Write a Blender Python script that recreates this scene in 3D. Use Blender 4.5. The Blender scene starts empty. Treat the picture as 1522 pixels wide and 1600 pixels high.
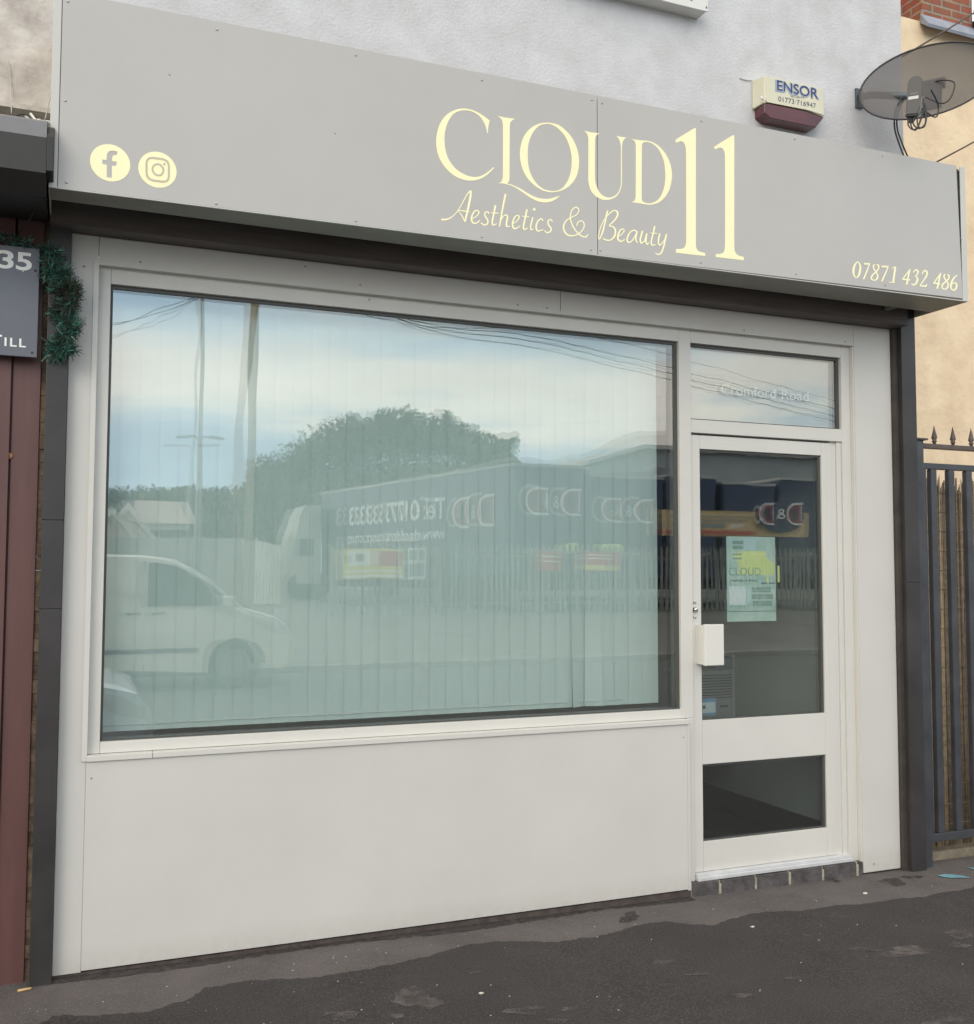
import bpy, bmesh, math, random
from mathutils import Vector, Matrix, geometry
random.seed(7)
R = math.radians
sc = bpy.context.scene
# ---------------------------------------------------------------- camera
F, YAW, PITCH, ROLL = 1594.85, .385704, .058249, .0025817
CAM = Vector((0, -4.10, 1.47))
cy_, sy_, cp_, sp_ = math.cos(YAW), math.sin(YAW), math.cos(PITCH), math.sin(PITCH)
FW = Vector((sy_*cp_, cy_*cp_, sp_)); RT = Vector((cy_, -sy_, 0)); UP = RT.cross(FW)
cr_, sr_ = math.cos(ROLL), math.sin(ROLL)
RT, UP = cr_*RT+sr_*UP, -sr_*RT+cr_*UP
cam = bpy.data.cameras.new('camera'); co = bpy.data.objects.new('camera', cam)
sc.collection.objects.link(co); sc.camera = co
co.matrix_world = Matrix(((RT.x, UP.x, -FW.x, CAM.x), (RT.y, UP.y, -FW.y, CAM.y), (RT.z, UP.z, -FW.z, CAM.z), (0, 0, 0, 1)))
cam.sensor_fit = 'HORIZONTAL'; cam.sensor_width = 36; cam.lens = 36*F/1522
cam.clip_start = .02; cam.clip_end = 3000
# ---------------------------------------------------------------- view
sc.view_settings.view_transform = 'Standard'; sc.view_settings.look = 'None'
sc.view_settings.gamma = 1; sc.view_settings.exposure = 0.0
# ---------------------------------------------------------------- sky
w = bpy.data.worlds.new('World'); sc.world = w; w.use_nodes = True
nt = w.node_tree; nt.nodes.clear()
def N(t, **k):
    n = nt.nodes.new(t)
    for a, b in k.items(): setattr(n, a, b)
    return n
def L(a, b): nt.links.new(a, b)
SUN_EL, SUN_ROT = R(38), R(215)
wo = N('ShaderNodeOutputWorld'); bg = N('ShaderNodeBackground'); L(bg.outputs[0], wo.inputs[0])
bg.inputs[1].default_value = .10
sky = N('ShaderNodeTexSky', sky_type='NISHITA'); sky.sun_disc = False
sky.sun_elevation = SUN_EL; sky.sun_rotation = SUN_ROT
tc = N('ShaderNodeTexCoord'); sep = N('ShaderNodeSeparateXYZ'); L(tc.outputs['Generated'], sep.inputs[0])
mp = N('ShaderNodeMapping'); mp.inputs['Scale'].default_value = (1.3, 1.3, 7.5); L(tc.outputs['Generated'], mp.inputs[0])
mp.inputs['Location'].default_value = (3.1, .4, 1.7)
n1 = N('ShaderNodeTexNoise'); n1.inputs['Scale'].default_value = 1.6; n1.inputs['Detail'].default_value = 7
n1.inputs['Roughness'].default_value = .55; L(mp.outputs[0], n1.inputs['Vector'])
def M(op, a, b=None, c=None, clamp=False):
    n = N('ShaderNodeMath', operation=op); n.use_clamp = clamp
    for i, v in enumerate((a, b, c)):
        if v is None: continue
        if isinstance(v, (int, float)): n.inputs[i].default_value = v
        else: L(v, n.inputs[i])
    return n.outputs[0]
nz = M('SUBTRACT', n1.outputs[0], .5)
# elevation, disturbed by the cloud noise, lifted towards +X
el = M('ADD', M('ADD', sep.outputs[2], M('MULTIPLY', nz, .27)), M('MULTIPLY', sep.outputs[0], .03))
rp = N('ShaderNodeValToRGB'); L(el, rp.inputs[0]); e = rp.color_ramp
stops = [(0.0, (8.5, 10.5, 12.5)), (.095, (9.5, 12, 14.5)), (.135, (11, 13.5, 16)), (.165, (21.5, 20, 18)),
         (.205, (22, 20.8, 19.2)), (.245, (15.5, 17.8, 19)), (.30, (10, 14.5, 18.8)), (.42, (13, 14.5, 16)), (.62, (17, 16.2, 14.6)), (1, (17, 16.2, 15))]
MX = 24.
while len(e.elements) < len(stops): e.elements.new(.5)
for q, (p, c) in zip(e.elements, stops): q.position = p; q.color = (c[0]/MX, c[1]/MX, c[2]/MX, 1)
vm = N('ShaderNodeVectorMath', operation='SCALE'); L(rp.outputs[0], vm.inputs[0]); vm.inputs['Scale'].default_value = MX
n2 = N('ShaderNodeTexNoise'); n2.inputs['Scale'].default_value = 3.0; n2.inputs['Detail'].default_value = 8; L(mp.outputs[0], n2.inputs['Vector'])
gain = M('MULTIPLY', M('ADD', M('MULTIPLY', n2.outputs[0], .5), .78), M('SUBTRACT', 1.06, M('MULTIPLY', M('MAXIMUM', sep.outputs[0], 0.), .34)))
vm2 = N('ShaderNodeVectorMath', operation='SCALE'); L(vm.outputs[0], vm2.inputs[0]); L(gain, vm2.inputs['Scale'])
mr = N('ShaderNodeMapRange'); mr.interpolation_type = 'SMOOTHSTEP'; L(sep.outputs[0], mr.inputs['Value'])
mr.inputs['From Min'].default_value = -.75; mr.inputs['From Max'].default_value = -.02; mr.inputs['To Min'].default_value = .85; mr.inputs['To Max'].default_value = 0
wm = N('ShaderNodeMixRGB'); wm.inputs[2].default_value = (21.5, 19.8, 17.2, 1); L(mr.outputs[0], wm.inputs[0]); L(vm2.outputs[0], wm.inputs[1])   # warm glow added to the unseen western sky, to warm the header light
mx = N('ShaderNodeMixRGB'); mx.inputs[0].default_value = .93; L(sky.outputs[0], mx.inputs[1]); L(wm.outputs[0], mx.inputs[2])
L(mx.outputs[0], bg.inputs[0])
# ---------------------------------------------------------------- sun (veiled by cloud)
sl = bpy.data.lights.new('sun', 'SUN'); sl.energy = .8; sl.angle = R(32); sl.color = (1, .93, .84)
so = bpy.data.objects.new('sun', sl); sc.collection.objects.link(so)
sd = Vector((-.55, -.74, .40)).normalized()      # towards the sun
so.rotation_euler = sd.to_track_quat('Z', 'Y').to_euler(); so.location = (-5, -8, 12)
sky.sun_elevation = math.asin(sd.z); sky.sun_rotation = math.atan2(sd.x, sd.y)

# ================================================================ helpers
def ray(x, y): return FW*F + RT*(x-761) - UP*(y-800)
def P(x, y, Y=0.):                                # the point of the plane Y=const seen at a place of the photo
    d = ray(x, y); t = (Y-CAM.y)/d.y
    return Vector((d.x*t, Y, CAM.z+d.z*t))
GY = .055                                         # plane of the shop glass
def V(x, y, dist):                                # real place of something seen mirrored in the glass
    p = P(x, y, dist-4.1); return Vector((p.x, 2*GY-p.y, p.z))

def mat(name, col, rough=.6, var=0., vs=6., col2=None, bump=0., bs=60., metal=0., spec=.5, coat=0., stretch=(1, 1, 1)):
    m = bpy.data.materials.new(name); m.use_nodes = True; t = m.node_tree; b = t.nodes['Principled BSDF']
    b.inputs['Roughness'].default_value = rough; b.inputs['Metallic'].default_value = metal
    b.inputs['Specular IOR Level'].default_value = spec; b.inputs['Coat Weight'].default_value = coat
    c = (*col, 1)
    b.inputs['Base Color'].default_value = c
    if var or bump or col2:
        g = t.nodes.new('ShaderNodeTexCoord'); mpp = t.nodes.new('ShaderNodeMapping'); mpp.inputs['Scale'].default_value = stretch
        t.links.new(g.outputs['Object'], mpp.inputs[0])
    if var or col2:
        n = t.nodes.new('ShaderNodeTexNoise'); n.inputs['Scale'].default_value = vs; n.inputs['Detail'].default_value = 8
        n.inputs['Roughness'].default_value = .62
        t.links.new(mpp.outputs[0], n.inputs['Vector'])
        r = t.nodes.new('ShaderNodeValToRGB'); r.color_ramp.elements[0].position = .32; r.color_ramp.elements[1].position = .68
        a = col2 or tuple(v*(1-var) for v in col); bb = tuple(min(1, v*(1+var)) for v in col) if not col2 else col
        r.color_ramp.elements[0].color = (*a, 1); r.color_ramp.elements[1].color = (*bb, 1)
        t.links.new(n.outputs[0], r.inputs[0]); t.links.new(r.outputs[0], b.inputs['Base Color'])
    if bump:
        n = t.nodes.new('ShaderNodeTexNoise'); n.inputs['Scale'].default_value = bs; n.inputs['Detail'].default_value = 5
        t.links.new(mpp.outputs[0], n.inputs['Vector'])
        u = t.nodes.new('ShaderNodeBump'); u.inputs['Strength'].default_value = 1; u.inputs['Distance'].default_value = bump
        t.links.new(n.outputs[0], u.inputs['Height']); t.links.new(u.outputs[0], b.inputs['Normal'])
    return m
def glass(name, tint, refl, wob=.0012, ws=1.7, rough=0.):
    m = bpy.data.materials.new(name); m.use_nodes = True; t = m.node_tree; t.nodes.clear()
    o = t.nodes.new('ShaderNodeOutputMaterial'); mi = t.nodes.new('ShaderNodeMixShader'); tr = t.nodes.new('ShaderNodeBsdfTransparent')
    gl = t.nodes.new('ShaderNodeBsdfGlossy'); gl.inputs['Roughness'].default_value = rough; tr.inputs[0].default_value = (*tint, 1)
    gl.inputs[0].default_value = (1, 1, 1, 1)
    fr = t.nodes.new('ShaderNodeFresnel'); fr.inputs[0].default_value = 1.5
    ge = t.nodes.new('ShaderNodeNewGeometry'); io = t.nodes.new('ShaderNodeMapRange')          # a thin pane reflects alike from both sides
    io.inputs['To Min'].default_value = 1.5; io.inputs['To Max'].default_value = 1/1.5
    t.links.new(ge.outputs['Backfacing'], io.inputs['Value']); t.links.new(io.outputs[0], fr.inputs[0])
    ma = t.nodes.new('ShaderNodeMath'); ma.operation = 'MULTIPLY_ADD'; ma.inputs[1].default_value = .9; ma.inputs[2].default_value = refl
    ma.use_clamp = True
    t.links.new(fr.outputs[0], ma.inputs[0]); t.links.new(ma.outputs[0], mi.inputs[0])
    t.links.new(tr.outputs[0], mi.inputs[1]); t.links.new(gl.outputs[0], mi.inputs[2]); t.links.new(mi.outputs[0], o.inputs[0])
    if wob:
        g = t.nodes.new('ShaderNodeTexCoord'); mpp = t.nodes.new('ShaderNodeMapping'); mpp.inputs['Scale'].default_value = (1.6, 1, .5)
        n = t.nodes.new('ShaderNodeTexNoise'); n.inputs['Scale'].default_value = ws; n.inputs['Detail'].default_value = 2
        u = t.nodes.new('ShaderNodeBump'); u.inputs['Distance'].default_value = wob
        t.links.new(g.outputs['Object'], mpp.inputs[0]); t.links.new(mpp.outputs[0], n.inputs['Vector'])
        t.links.new(n.outputs[0], u.inputs['Height']); t.links.new(u.outputs[0], gl.inputs['Normal'])
    return m

def tag(o, label=None, cat=None, group=None, kind=None):
    if label: o['label'] = label
    if cat: o['category'] = cat
    if group: o['group'] = group
    if kind: o['kind'] = kind
    return o
def empty(name, loc, label, cat, group=None):
    o = bpy.data.objects.new(name, None); o.location = loc; o.empty_display_size = .1
    sc.collection.objects.link(o); tag(o, label, cat, group); return o
class MB:
    def __init__(s): s.bm = bmesh.new()
    def box(s, x0, x1, y0, y1, z0, z1, bev=0., mi=0, seg=2):
        vs = [s.bm.verts.new((x, y, z)) for x in (x0, x1) for y in (y0, y1) for z in (z0, z1)]
        fs = [s.bm.faces.new([vs[i] for i in f]) for f in ((0, 1, 3, 2), (4, 6, 7, 5), (0, 4, 5, 1), (2, 3, 7, 6), (0, 2, 6, 4), (1, 5, 7, 3))]
        for f in fs: f.material_index = mi
        if bev:
            es = list({e for f in fs for e in f.edges})
            r = bmesh.ops.bevel(s.bm, geom=es, offset=bev, segments=seg, profile=.6, affect='EDGES')
            for f in r['faces']: f.material_index = mi
        return s
    def poly(s, pts, mi=0):
        f = s.bm.faces.new([s.bm.verts.new(p) for p in pts]); f.material_index = mi; return s
    def fill(s, loops, mi=0):                     # flat outline(s) with holes
        tri = geometry.tessellate_polygon([[Vector(p) for p in l] for l in loops])
        vs = [s.bm.verts.new(p) for l in loops for p in l]
        for t in tri:
            try: f = s.bm.faces.new([vs[i] for i in t]); f.material_index = mi
            except ValueError: pass
        return s
    def prism(s, pts, axis, a, b, mi=0, bev=0.):   # outline in the two other axes, extruded along axis from a to b
        def mk(p, h): return {'x': (h, p[0], p[1]), 'y': (p[0], h, p[1]), 'z': (p[0], p[1], h)}[axis]
        v0 = [s.bm.verts.new(mk(p, a)) for p in pts]; v1 = [s.bm.verts.new(mk(p, b)) for p in pts]; n = len(pts)
        fs = [s.bm.faces.new(v0), s.bm.faces.new(v1[::-1])]
        for i in range(n): fs.append(s.bm.faces.new([v0[i], v1[i], v1[(i+1) % n], v0[(i+1) % n]]))
        for f in fs: f.material_index = mi
        if bev:
            es = list({e for f in fs[:2] for e in f.edges})
            bmesh.ops.bevel(s.bm, geom=es, offset=bev, segments=3, profile=.6, affect='EDGES')
        return s
    def tube(s, pts, r, seg=8, mi=0, caps=True):
        pts = [Vector(p) for p in pts]; rs = r if isinstance(r, (list, tuple)) else [r]*len(pts); rings = []
        up = Vector((0, 0, 1))
        d0 = (pts[1]-pts[0]).normalized(); n = d0.cross(up)
        if n.length < .05: n = d0.cross(Vector((1, 0, 0)))
        n.normalize()
        for i, p in enumerate(pts):
            d = (pts[min(i+1, len(pts)-1)]-pts[max(i-1, 0)]).normalized()
            n = (n-d*n.dot(d)).normalized(); b = d.cross(n)
            rings.append([s.bm.verts.new(p+rs[i]*(math.cos(t)*n+math.sin(t)*b)) for t in [2*math.pi*k/seg for k in range(seg)]])
        for a, b in zip(rings, rings[1:]):
            for k in range(seg):
                f = s.bm.faces.new([a[k], a[(k+1) % seg], b[(k+1) % seg], b[k]]); f.material_index = mi; f.smooth = True
        if caps:
            for q in (rings[0][::-1], rings[-1]):
                f = s.bm.faces.new(q); f.material_index = mi
        return s
    def lathe(s, c, prof, seg=24, axis='z', mi=0):
        rings = []
        for r, h in prof:
            rg = []
            for k in range(seg):
                t = 2*math.pi*k/seg; a, b = r*math.cos(t), r*math.sin(t)
                v = {'z': (a, b, h), 'y': (a, h, b), 'x': (h, a, b)}[axis]
                rg.append(s.bm.verts.new(Vector(c)+Vector(v)))
            rings.append(rg)
        for a, b in zip(rings, rings[1:]):
            for k in range(seg):
                f = s.bm.faces.new([a[k], a[(k+1) % seg], b[(k+1) % seg], b[k]]); f.smooth = True; f.material_index = mi
        for q in (rings[0][::-1], rings[-1]):
            f = s.bm.faces.new(q); f.material_index = mi
        return s
    def build(s, name, m, parent=None, smooth=False):
        bmesh.ops.recalc_face_normals(s.bm, faces=s.bm.faces)
        me = bpy.data.meshes.new(name); s.bm.to_mesh(me); s.bm.free()
        for q in (m if isinstance(m, (list, tuple)) else [m]): me.materials.append(q)
        if smooth:
            for p in me.polygons: p.use_smooth = True
        o = bpy.data.objects.new(name, me); sc.collection.objects.link(o)
        if parent is not None:
            o.parent = parent; bpy.context.view_layer.update()
            o.matrix_parent_inverse = parent.matrix_world.inverted()
        return o
def box(name, m, parent, *a, bev=0.): return MB().box(*a, bev=bev).build(name, m, parent)
def text(s, size, fn, mi=0, mb=None, font_space=1., bold=0., shear=0.):
    """lettering laid flat through fn(u, v) -> world point; u right, v up, in units of size"""
    cu = bpy.data.curves.new('t', 'FONT'); cu.body = s; cu.size = size; cu.space_character = font_space; cu.offset = bold
    cu.shear = shear; cu.resolution_u = 4
    ob = bpy.data.objects.new('t', cu); sc.collection.objects.link(ob)
    bpy.context.view_layer.update()
    dg = bpy.context.evaluated_depsgraph_get(); me = bpy.data.meshes.new_from_object(ob.evaluated_get(dg))
    mb = mb or MB(); vs = [mb.bm.verts.new(fn(v.co.x, v.co.y)) for v in me.vertices]
    for p in me.polygons:
        try: f = mb.bm.faces.new([vs[i] for i in p.vertices]); f.material_index = mi
        except ValueError: pass
    bpy.data.objects.remove(ob); bpy.data.curves.remove(cu); wd = max([v.co.x for v in me.vertices] or [0]); bpy.data.meshes.remove(me)
    return mb
def text_width(s, size, **k):
    cu = bpy.data.curves.new('t', 'FONT'); cu.body = s; cu.size = size; cu.space_character = k.get('font_space', 1.)
    ob = bpy.data.objects.new('t', cu); sc.collection.objects.link(ob); bpy.context.view_layer.update()
    wd = ob.dimensions.x; bpy.data.objects.remove(ob); bpy.data.curves.remove(cu); return wd
def fit_text(mb, s, p0, p1, hgt, off=Vector((0, 0, 0)), mi=0, **k):
    """lettering along the line p0 -> p1 (fills it), cap height hgt upwards"""
    p0, p1 = Vector(p0), Vector(p1); wd = text_width(s, 1., **k); d = (p1-p0); u = d/wd; up = Vector((0, 0, 1))*hgt/.7
    return text(s, 1., lambda a, b: p0+u*a+up*b+off, mi=mi, mb=mb, **k)

# ---- outlines smoothed between corners
def smooth_loop(pts, closed=True, n=4, corner=48):
    pts = [Vector(p) for p in pts]; N_ = len(pts); cor = set()
    for i in range(N_):
        a, b, c = pts[i-1], pts[i], pts[(i+1) % N_]
        d1, d2 = (b-a), (c-b)
        if d1.length > 0 and d2.length > 0 and math.degrees(d1.angle(d2)) > corner: cor.add(i)
    out = []
    for i in range(N_ if closed else N_-1):
        p1, p2 = pts[i], pts[(i+1) % N_]
        p0 = pts[i-1] if (i not in cor and (closed or i > 0)) else p1*2-p2
        p3 = pts[(i+2) % N_] if ((i+1) % N_ not in cor and (closed or i+2 < N_)) else p2*2-p1
        if i in cor and (i+1) % N_ in cor: out.append(p1); continue
        m1, m2 = (p2-p0)*.5, (p3-p1)*.5; L_ = (p2-p1).length
        for m_ in (m1, m2):
            if m_.length > L_*1.2: m_ *= L_*1.2/m_.length
        for k in range(n):
            t = k/n; t2, t3 = t*t, t*t*t
            out.append(p1*(2*t3-3*t2+1)+m1*(t3-2*t2+t)+p2*(-2*t3+3*t2)+m2*(t3-t2))
    if not closed: out.append(pts[-1])
    return out
def stroke(pts, closed=False, n=5):                # (x, y, width) -> quads in the same 2-D space
    c = smooth_loop([(p[0], p[1], p[2]) for p in pts], closed, n, 179)
    q = []; M_ = len(c)
    for i, p in enumerate(c):
        a = c[i-1] if (i > 0 or closed) else c[0]; b = c[(i+1) % M_] if (i < M_-1 or closed) else c[-1]
        d = Vector((b.x-a.x, b.y-a.y)); d = d.normalized() if d.length else Vector((1, 0)); nn = Vector((-d.y, d.x))*p.z*.5
        q.append(((p.x+nn.x, p.y+nn.y), (p.x-nn.x, p.y-nn.y)))
    out = [(q[i][0], q[i+1][0], q[i+1][1], q[i][1]) for i in range(M_-1)]
    if closed: out.append((q[-1][0], q[0][0], q[0][1], q[-1][1]))
    return out

# ================================================================ materials
cream = mat('painted_cream', (.66, .65, .618), .38, .03, 2.5, spec=.35)
cream2 = mat('painted_cream_board', (.62, .61, .585), .5, .035, 1.6, spec=.3)
def dirt(m, z0, z1, col, amt, sc_=9.):
    t = m.node_tree; b = t.nodes['Principled BSDF']; src = b.inputs['Base Color'].links[0].from_socket
    g = t.nodes.new('ShaderNodeTexCoord'); s_ = t.nodes.new('ShaderNodeSeparateXYZ'); t.links.new(g.outputs['Object'], s_.inputs[0])
    r = t.nodes.new('ShaderNodeMapRange'); r.inputs['From Min'].default_value = z0; r.inputs['From Max'].default_value = z1; r.inputs['To Min'].default_value = 1; r.inputs['To Max'].default_value = 0
    t.links.new(s_.outputs[2], r.inputs['Value']); n = t.nodes.new('ShaderNodeTexNoise'); n.inputs['Scale'].default_value = sc_; n.inputs['Detail'].default_value = 9; t.links.new(g.outputs['Object'], n.inputs['Vector'])
    q = t.nodes.new('ShaderNodeMath'); q.operation = 'MULTIPLY'; t.links.new(r.outputs[0], q.inputs[0]); t.links.new(n.outputs[0], q.inputs[1])
    q2 = t.nodes.new('ShaderNodeMath'); q2.operation = 'MULTIPLY'; t.links.new(q.outputs[0], q2.inputs[0]); q2.inputs[1].default_value = amt
    mi = t.nodes.new('ShaderNodeMixRGB'); mi.inputs[2].default_value = (*col, 1); t.links.new(q2.outputs[0], mi.inputs[0]); t.links.new(src, mi.inputs[1]); t.links.new(mi.outputs[0], b.inputs['Base Color'])
dirt(cream2, 0., .10, (.36, .33, .29), .45, 30); dirt(cream, 0., .15, (.40, .37, .32), .4, 30)
greymetal = mat('sign_panel_grey', (.465, .452, .436), .34, .045, .9, spec=.5, coat=.15)
signtrim = mat('sign_trim', (.56, .56, .54), .4, .03, 4)
signside = mat('sign_return', (.50, .48, .41), .55, .05, 3)
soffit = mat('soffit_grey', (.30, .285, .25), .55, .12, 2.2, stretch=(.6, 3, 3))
gold = mat('pale_gold_vinyl', (1.0, .92, .56), .28, .03, 5, metal=0., spec=.6, coat=.3)
iconline = mat('icon_line', (.55, .50, .38), .45)
darkvoid = mat('dark_brown_paint', (.095, .082, .080), .7, .25, 5, bump=.0008)
beamm = mat('beam_paint', (.115, .097, .088), .6, .2, 6, stretch=(.5, 2, 8))
tile = mat('black_tile', (.044, .041, .042), .38, .28, 3, spec=.4)
jointm = mat('tile_joint', (.10, .10, .105), .8)
gasket = mat('black_gasket', (.075, .078, .074), .5)
render_w = mat('white_render', (.645, .652, .685), .88, vs=5.5, col2=(.54, .542, .56), bump=.003, bs=75)
render_b = mat('stained_render', (.68, .64, .59), .9, vs=7, col2=(.40, .36, .33), bump=.005, bs=30)
render_c = mat('cream_render', (.90, .73, .51), .9, vs=3.4, col2=(.74, .575, .40), bump=.007, bs=16)
maroon = mat('maroon_paint', (.125, .058, .054), .5, .16, 3.5, bump=.0006, bs=20, stretch=(3, 1, .5))
gritty = mat('gritty_edge', (.13, .095, .065), .95, .5, 25, bump=.004, bs=50)
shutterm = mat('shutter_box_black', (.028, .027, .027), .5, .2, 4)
shutter_sheen = mat('shutter_box_sheen', (.16, .165, .18), .35, .15, 4)  # sky highlight on the upper facet, put into a lighter grey
pvc = mat('white_plastic', (.72, .72, .70), .4)
alu = mat('aluminium', (.66, .67, .69), .4, .08, 8, metal=.2)
steelb = mat('railing_paint', (.054, .057, .066), .42, .25, 6, bump=.0006, bs=40)
steelf = mat('finial_paint', (.10, .078, .066), .55, .3, 18)
lead = mat('lead_flashing', (.28, .31, .38), .5, .2, 6)
white_ink = mat('white_lettering', (.92, .92, .90), .45)
slate = mat('slate_board', (.135, .145, .175), .4, .12, 2.4)
cablem = mat('black_cable', (.035, .035, .037), .5)
cablew = mat('grey_cable', (.5, .49, .46), .6)
def brick(name, c1, c2, mort, sx, sy, vs=None):
    m = bpy.data.materials.new(name); m.use_nodes = True; t = m.node_tree; b = t.nodes['Principled BSDF']; b.inputs['Roughness'].default_value = .85
    g = t.nodes.new('ShaderNodeTexCoord'); s = t.nodes.new('ShaderNodeSeparateXYZ'); c = t.nodes.new('ShaderNodeCombineXYZ')
    ad = t.nodes.new('ShaderNodeMath'); ad.operation = 'ADD'
    t.links.new(g.outputs['Object'], s.inputs[0]); t.links.new(s.outputs[0], ad.inputs[0]); t.links.new(s.outputs[1], ad.inputs[1])
    t.links.new(ad.outputs[0], c.inputs[0]); t.links.new(s.outputs[2], c.inputs[1])
    k = t.nodes.new('ShaderNodeTexBrick'); k.inputs['Scale'].default_value = 1; k.inputs['Brick Width'].default_value = sx; k.inputs['Row Height'].default_value = sy
    k.inputs['Mortar Size'].default_value = .011; k.inputs['Color1'].default_value = (*c1, 1); k.inputs['Color2'].default_value = (*c2, 1); k.inputs['Mortar'].default_value = (*mort, 1)
    k.inputs['Mortar Smooth'].default_value = .2
    t.links.new(c.outputs[0], k.inputs['Vector'])
    n = t.nodes.new('ShaderNodeTexNoise'); n.inputs['Scale'].default_value = 14; t.links.new(g.outputs['Object'], n.inputs['Vector'])
    mm = t.nodes.new('ShaderNodeMixRGB'); mm.blend_type = 'MULTIPLY'; mm.inputs[0].default_value = .6
    t.links.new(k.outputs[0], mm.inputs[1]); t.links.new(n.outputs[1], mm.inputs[2]); t.links.new(mm.outputs[0], b.inputs['Base Color'])
    u = t.nodes.new('ShaderNodeBump'); u.inputs['Distance'].default_value = .006; u.invert = True; t.links.new(k.outputs['Fac'], u.inputs['Height']); t.links.new(u.outputs[0], b.inputs['Normal'])
    return m
brickred = brick('red_brick', (.50, .17, .09), (.36, .13, .08), (.42, .34, .27), .225, .075)
plinthb = mat('blue_brick', (.085, .078, .080), .7, .5, 14, bump=.004, bs=60)
mortar = mat('mortar', (.36, .33, .26), .95, .3, 30, bump=.003)

# ================================================================ ground
def gz(x): return -.010-.007*x                     # the pavement falls gently along the shopfront
edge_px = [(0, 1612), (66, 1600), (82, 1587), (141, 1587), (230, 1580), (289, 1564), (322, 1541), (394, 1533), (500, 1526), (579, 1514), (669, 1494),
           (727, 1478), (784, 1470), (855, 1472), (930, 1464), (993, 1447), (1041, 1440), (1113, 1446), (1171, 1428), (1230, 1424), (1291, 1418), (1367, 1409), (1440, 1401), (1522, 1386)]
def G(x, y):
    d = ray(x, y); t = -1.0
    p = CAM+d*((gz(2)-CAM.z)/d.z)
    for _ in range(3): p = CAM+d*((gz(p.x)-CAM.z)/d.z)
    return p
JS = [0.]
def jag(a, b, n, amp):
    out = []
    for i in range(n):
        t = i/n; JS[0] = JS[0]*.72+random.gauss(0, amp*.6)
        out.append((a.x+(b.x-a.x)*t, a.y+(b.y-a.y)*t+JS[0]))
    return out
edge = []
ep = [G(*q) for q in edge_px]
for a, b in zip(ep, ep[1:]): edge += jag(a, b, 12, .0075)
edge.append((ep[-1].x, ep[-1].y))
edge = [(-6, -.62), (-3, -.55), (-1.2, -.5)]+edge+[(6, -.45), (9, -.5)]
def asphalt(name, c, spot, patch, patchcol):
    m = mat(name, c, .9, .22, 3.2, bump=.0042, bs=120); t = m.node_tree; b = t.nodes['Principled BSDF']; src = b.inputs['Base Color'].links[0].from_socket
    g = t.nodes.new('ShaderNodeTexCoord')
    n = t.nodes.new('ShaderNodeTexNoise'); n.inputs['Scale'].default_value = 2.1; n.inputs['Detail'].default_value = 9; n.inputs['Roughness'].default_value = .68
    mp_ = t.nodes.new('ShaderNodeMapping'); mp_.inputs['Scale'].default_value = (1, 2.0, 1); mp_.inputs['Location'].default_value = (1.3, 4.4, 0)
    t.links.new(g.outputs['Object'], mp_.inputs[0]); t.links.new(mp_.outputs[0], n.inputs['Vector'])
    r = t.nodes.new('ShaderNodeValToRGB'); r.color_ramp.elements[0].position = patch; r.color_ramp.elements[1].position = patch+.07
    t.links.new(n.outputs[0], r.inputs[0]); mi = t.nodes.new('ShaderNodeMixRGB'); mi.inputs[2].default_value = (*patchcol, 1)
    t.links.new(r.outputs[0], mi.inputs[0]); t.links.new(src, mi.inputs[1])
    v = t.nodes.new('ShaderNodeTexVoronoi'); v.inputs['Scale'].default_value = 15; t.links.new(g.outputs['Object'], v.inputs['Vector'])
    n3 = t.nodes.new('ShaderNodeTexNoise'); n3.inputs['Scale'].default_value = 150; n3.inputs['Detail'].default_value = 3; t.links.new(g.outputs['Object'], n3.inputs['Vector'])
    r3 = t.nodes.new('ShaderNodeValToRGB'); r3.color_ramp.elements[0].position = .50; r3.color_ramp.elements[1].position = .80
    t.links.new(n3.outputs[0], r3.inputs[0]); m3 = t.nodes.new('ShaderNodeMixRGB'); m3.inputs[2].default_value = (*spot, 1)
    t.links.new(r3.outputs[0], m3.inputs[0]); t.links.new(mi.outputs[0], m3.inputs[1]); t.links.new(m3.outputs[0], b.inputs['Base Color'])
    return m
asph_dark = asphalt('dark_asphalt', (.032, .0275, .029), (.10, .095, .09), .655, (.10, .09, .087))
asph_pale = asphalt('worn_asphalt', (.100, .087, .086), (.17, .16, .15), .58, (.082, .072, .070))
road_m = mat('road_asphalt', (.11, .115, .11), .9, .15, 2, bump=.003, bs=120)
KY = -4.22                                          # kerb line of the near pavement
mb = MB()
mb.fill([[(x, y, gz(x)) for x, y in edge]+[(9, KY, gz(9)), (-6, KY, gz(-6))]], 0)
mb.fill([[(x, y, gz(x)) for x, y in edge]+[(9, .42, gz(9)), (-6, .42, gz(-6))]], 1)
for a, b in ((-60, -6), (9, 60)):
    mb.poly([(a, KY, gz(max(-6, min(9, a)))), (b, KY, gz(max(-6, min(9, b)))), (b, .42, gz(max(-6, min(9, b)))), (a, .42, gz(max(-6, min(9, a))))], 0)
tag(mb.build('pavement', [asph_dark, asph_pale]), kind='structure')
mb = MB()
for i in range(-60, 60): mb.box(i*.915, i*.915+.908, KY-.13, KY-.004, -.35, gz(max(-6, min(9, i*.9)))-.004, bev=.012)
tag(mb.build('kerb', mat('kerb_stone', (.30, .30, .28), .9, .2, 8)), kind='structure')
mb = MB(); mb.poly([(-400, -12.3, -.16), (400, -12.3, -.16), (400, KY-.13, -.16), (-400, KY-.13, -.16)])
tag(mb.build('road', road_m), kind='structure')
mb = MB()
for i in range(-60, 60): mb.box(i*.915, i*.915+.908, -12.42, -12.302, -.4, -.06, bev=.012)
tag(mb.build('kerb', bpy.data.materials['kerb_stone']), kind='structure')
mb = MB()
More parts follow.
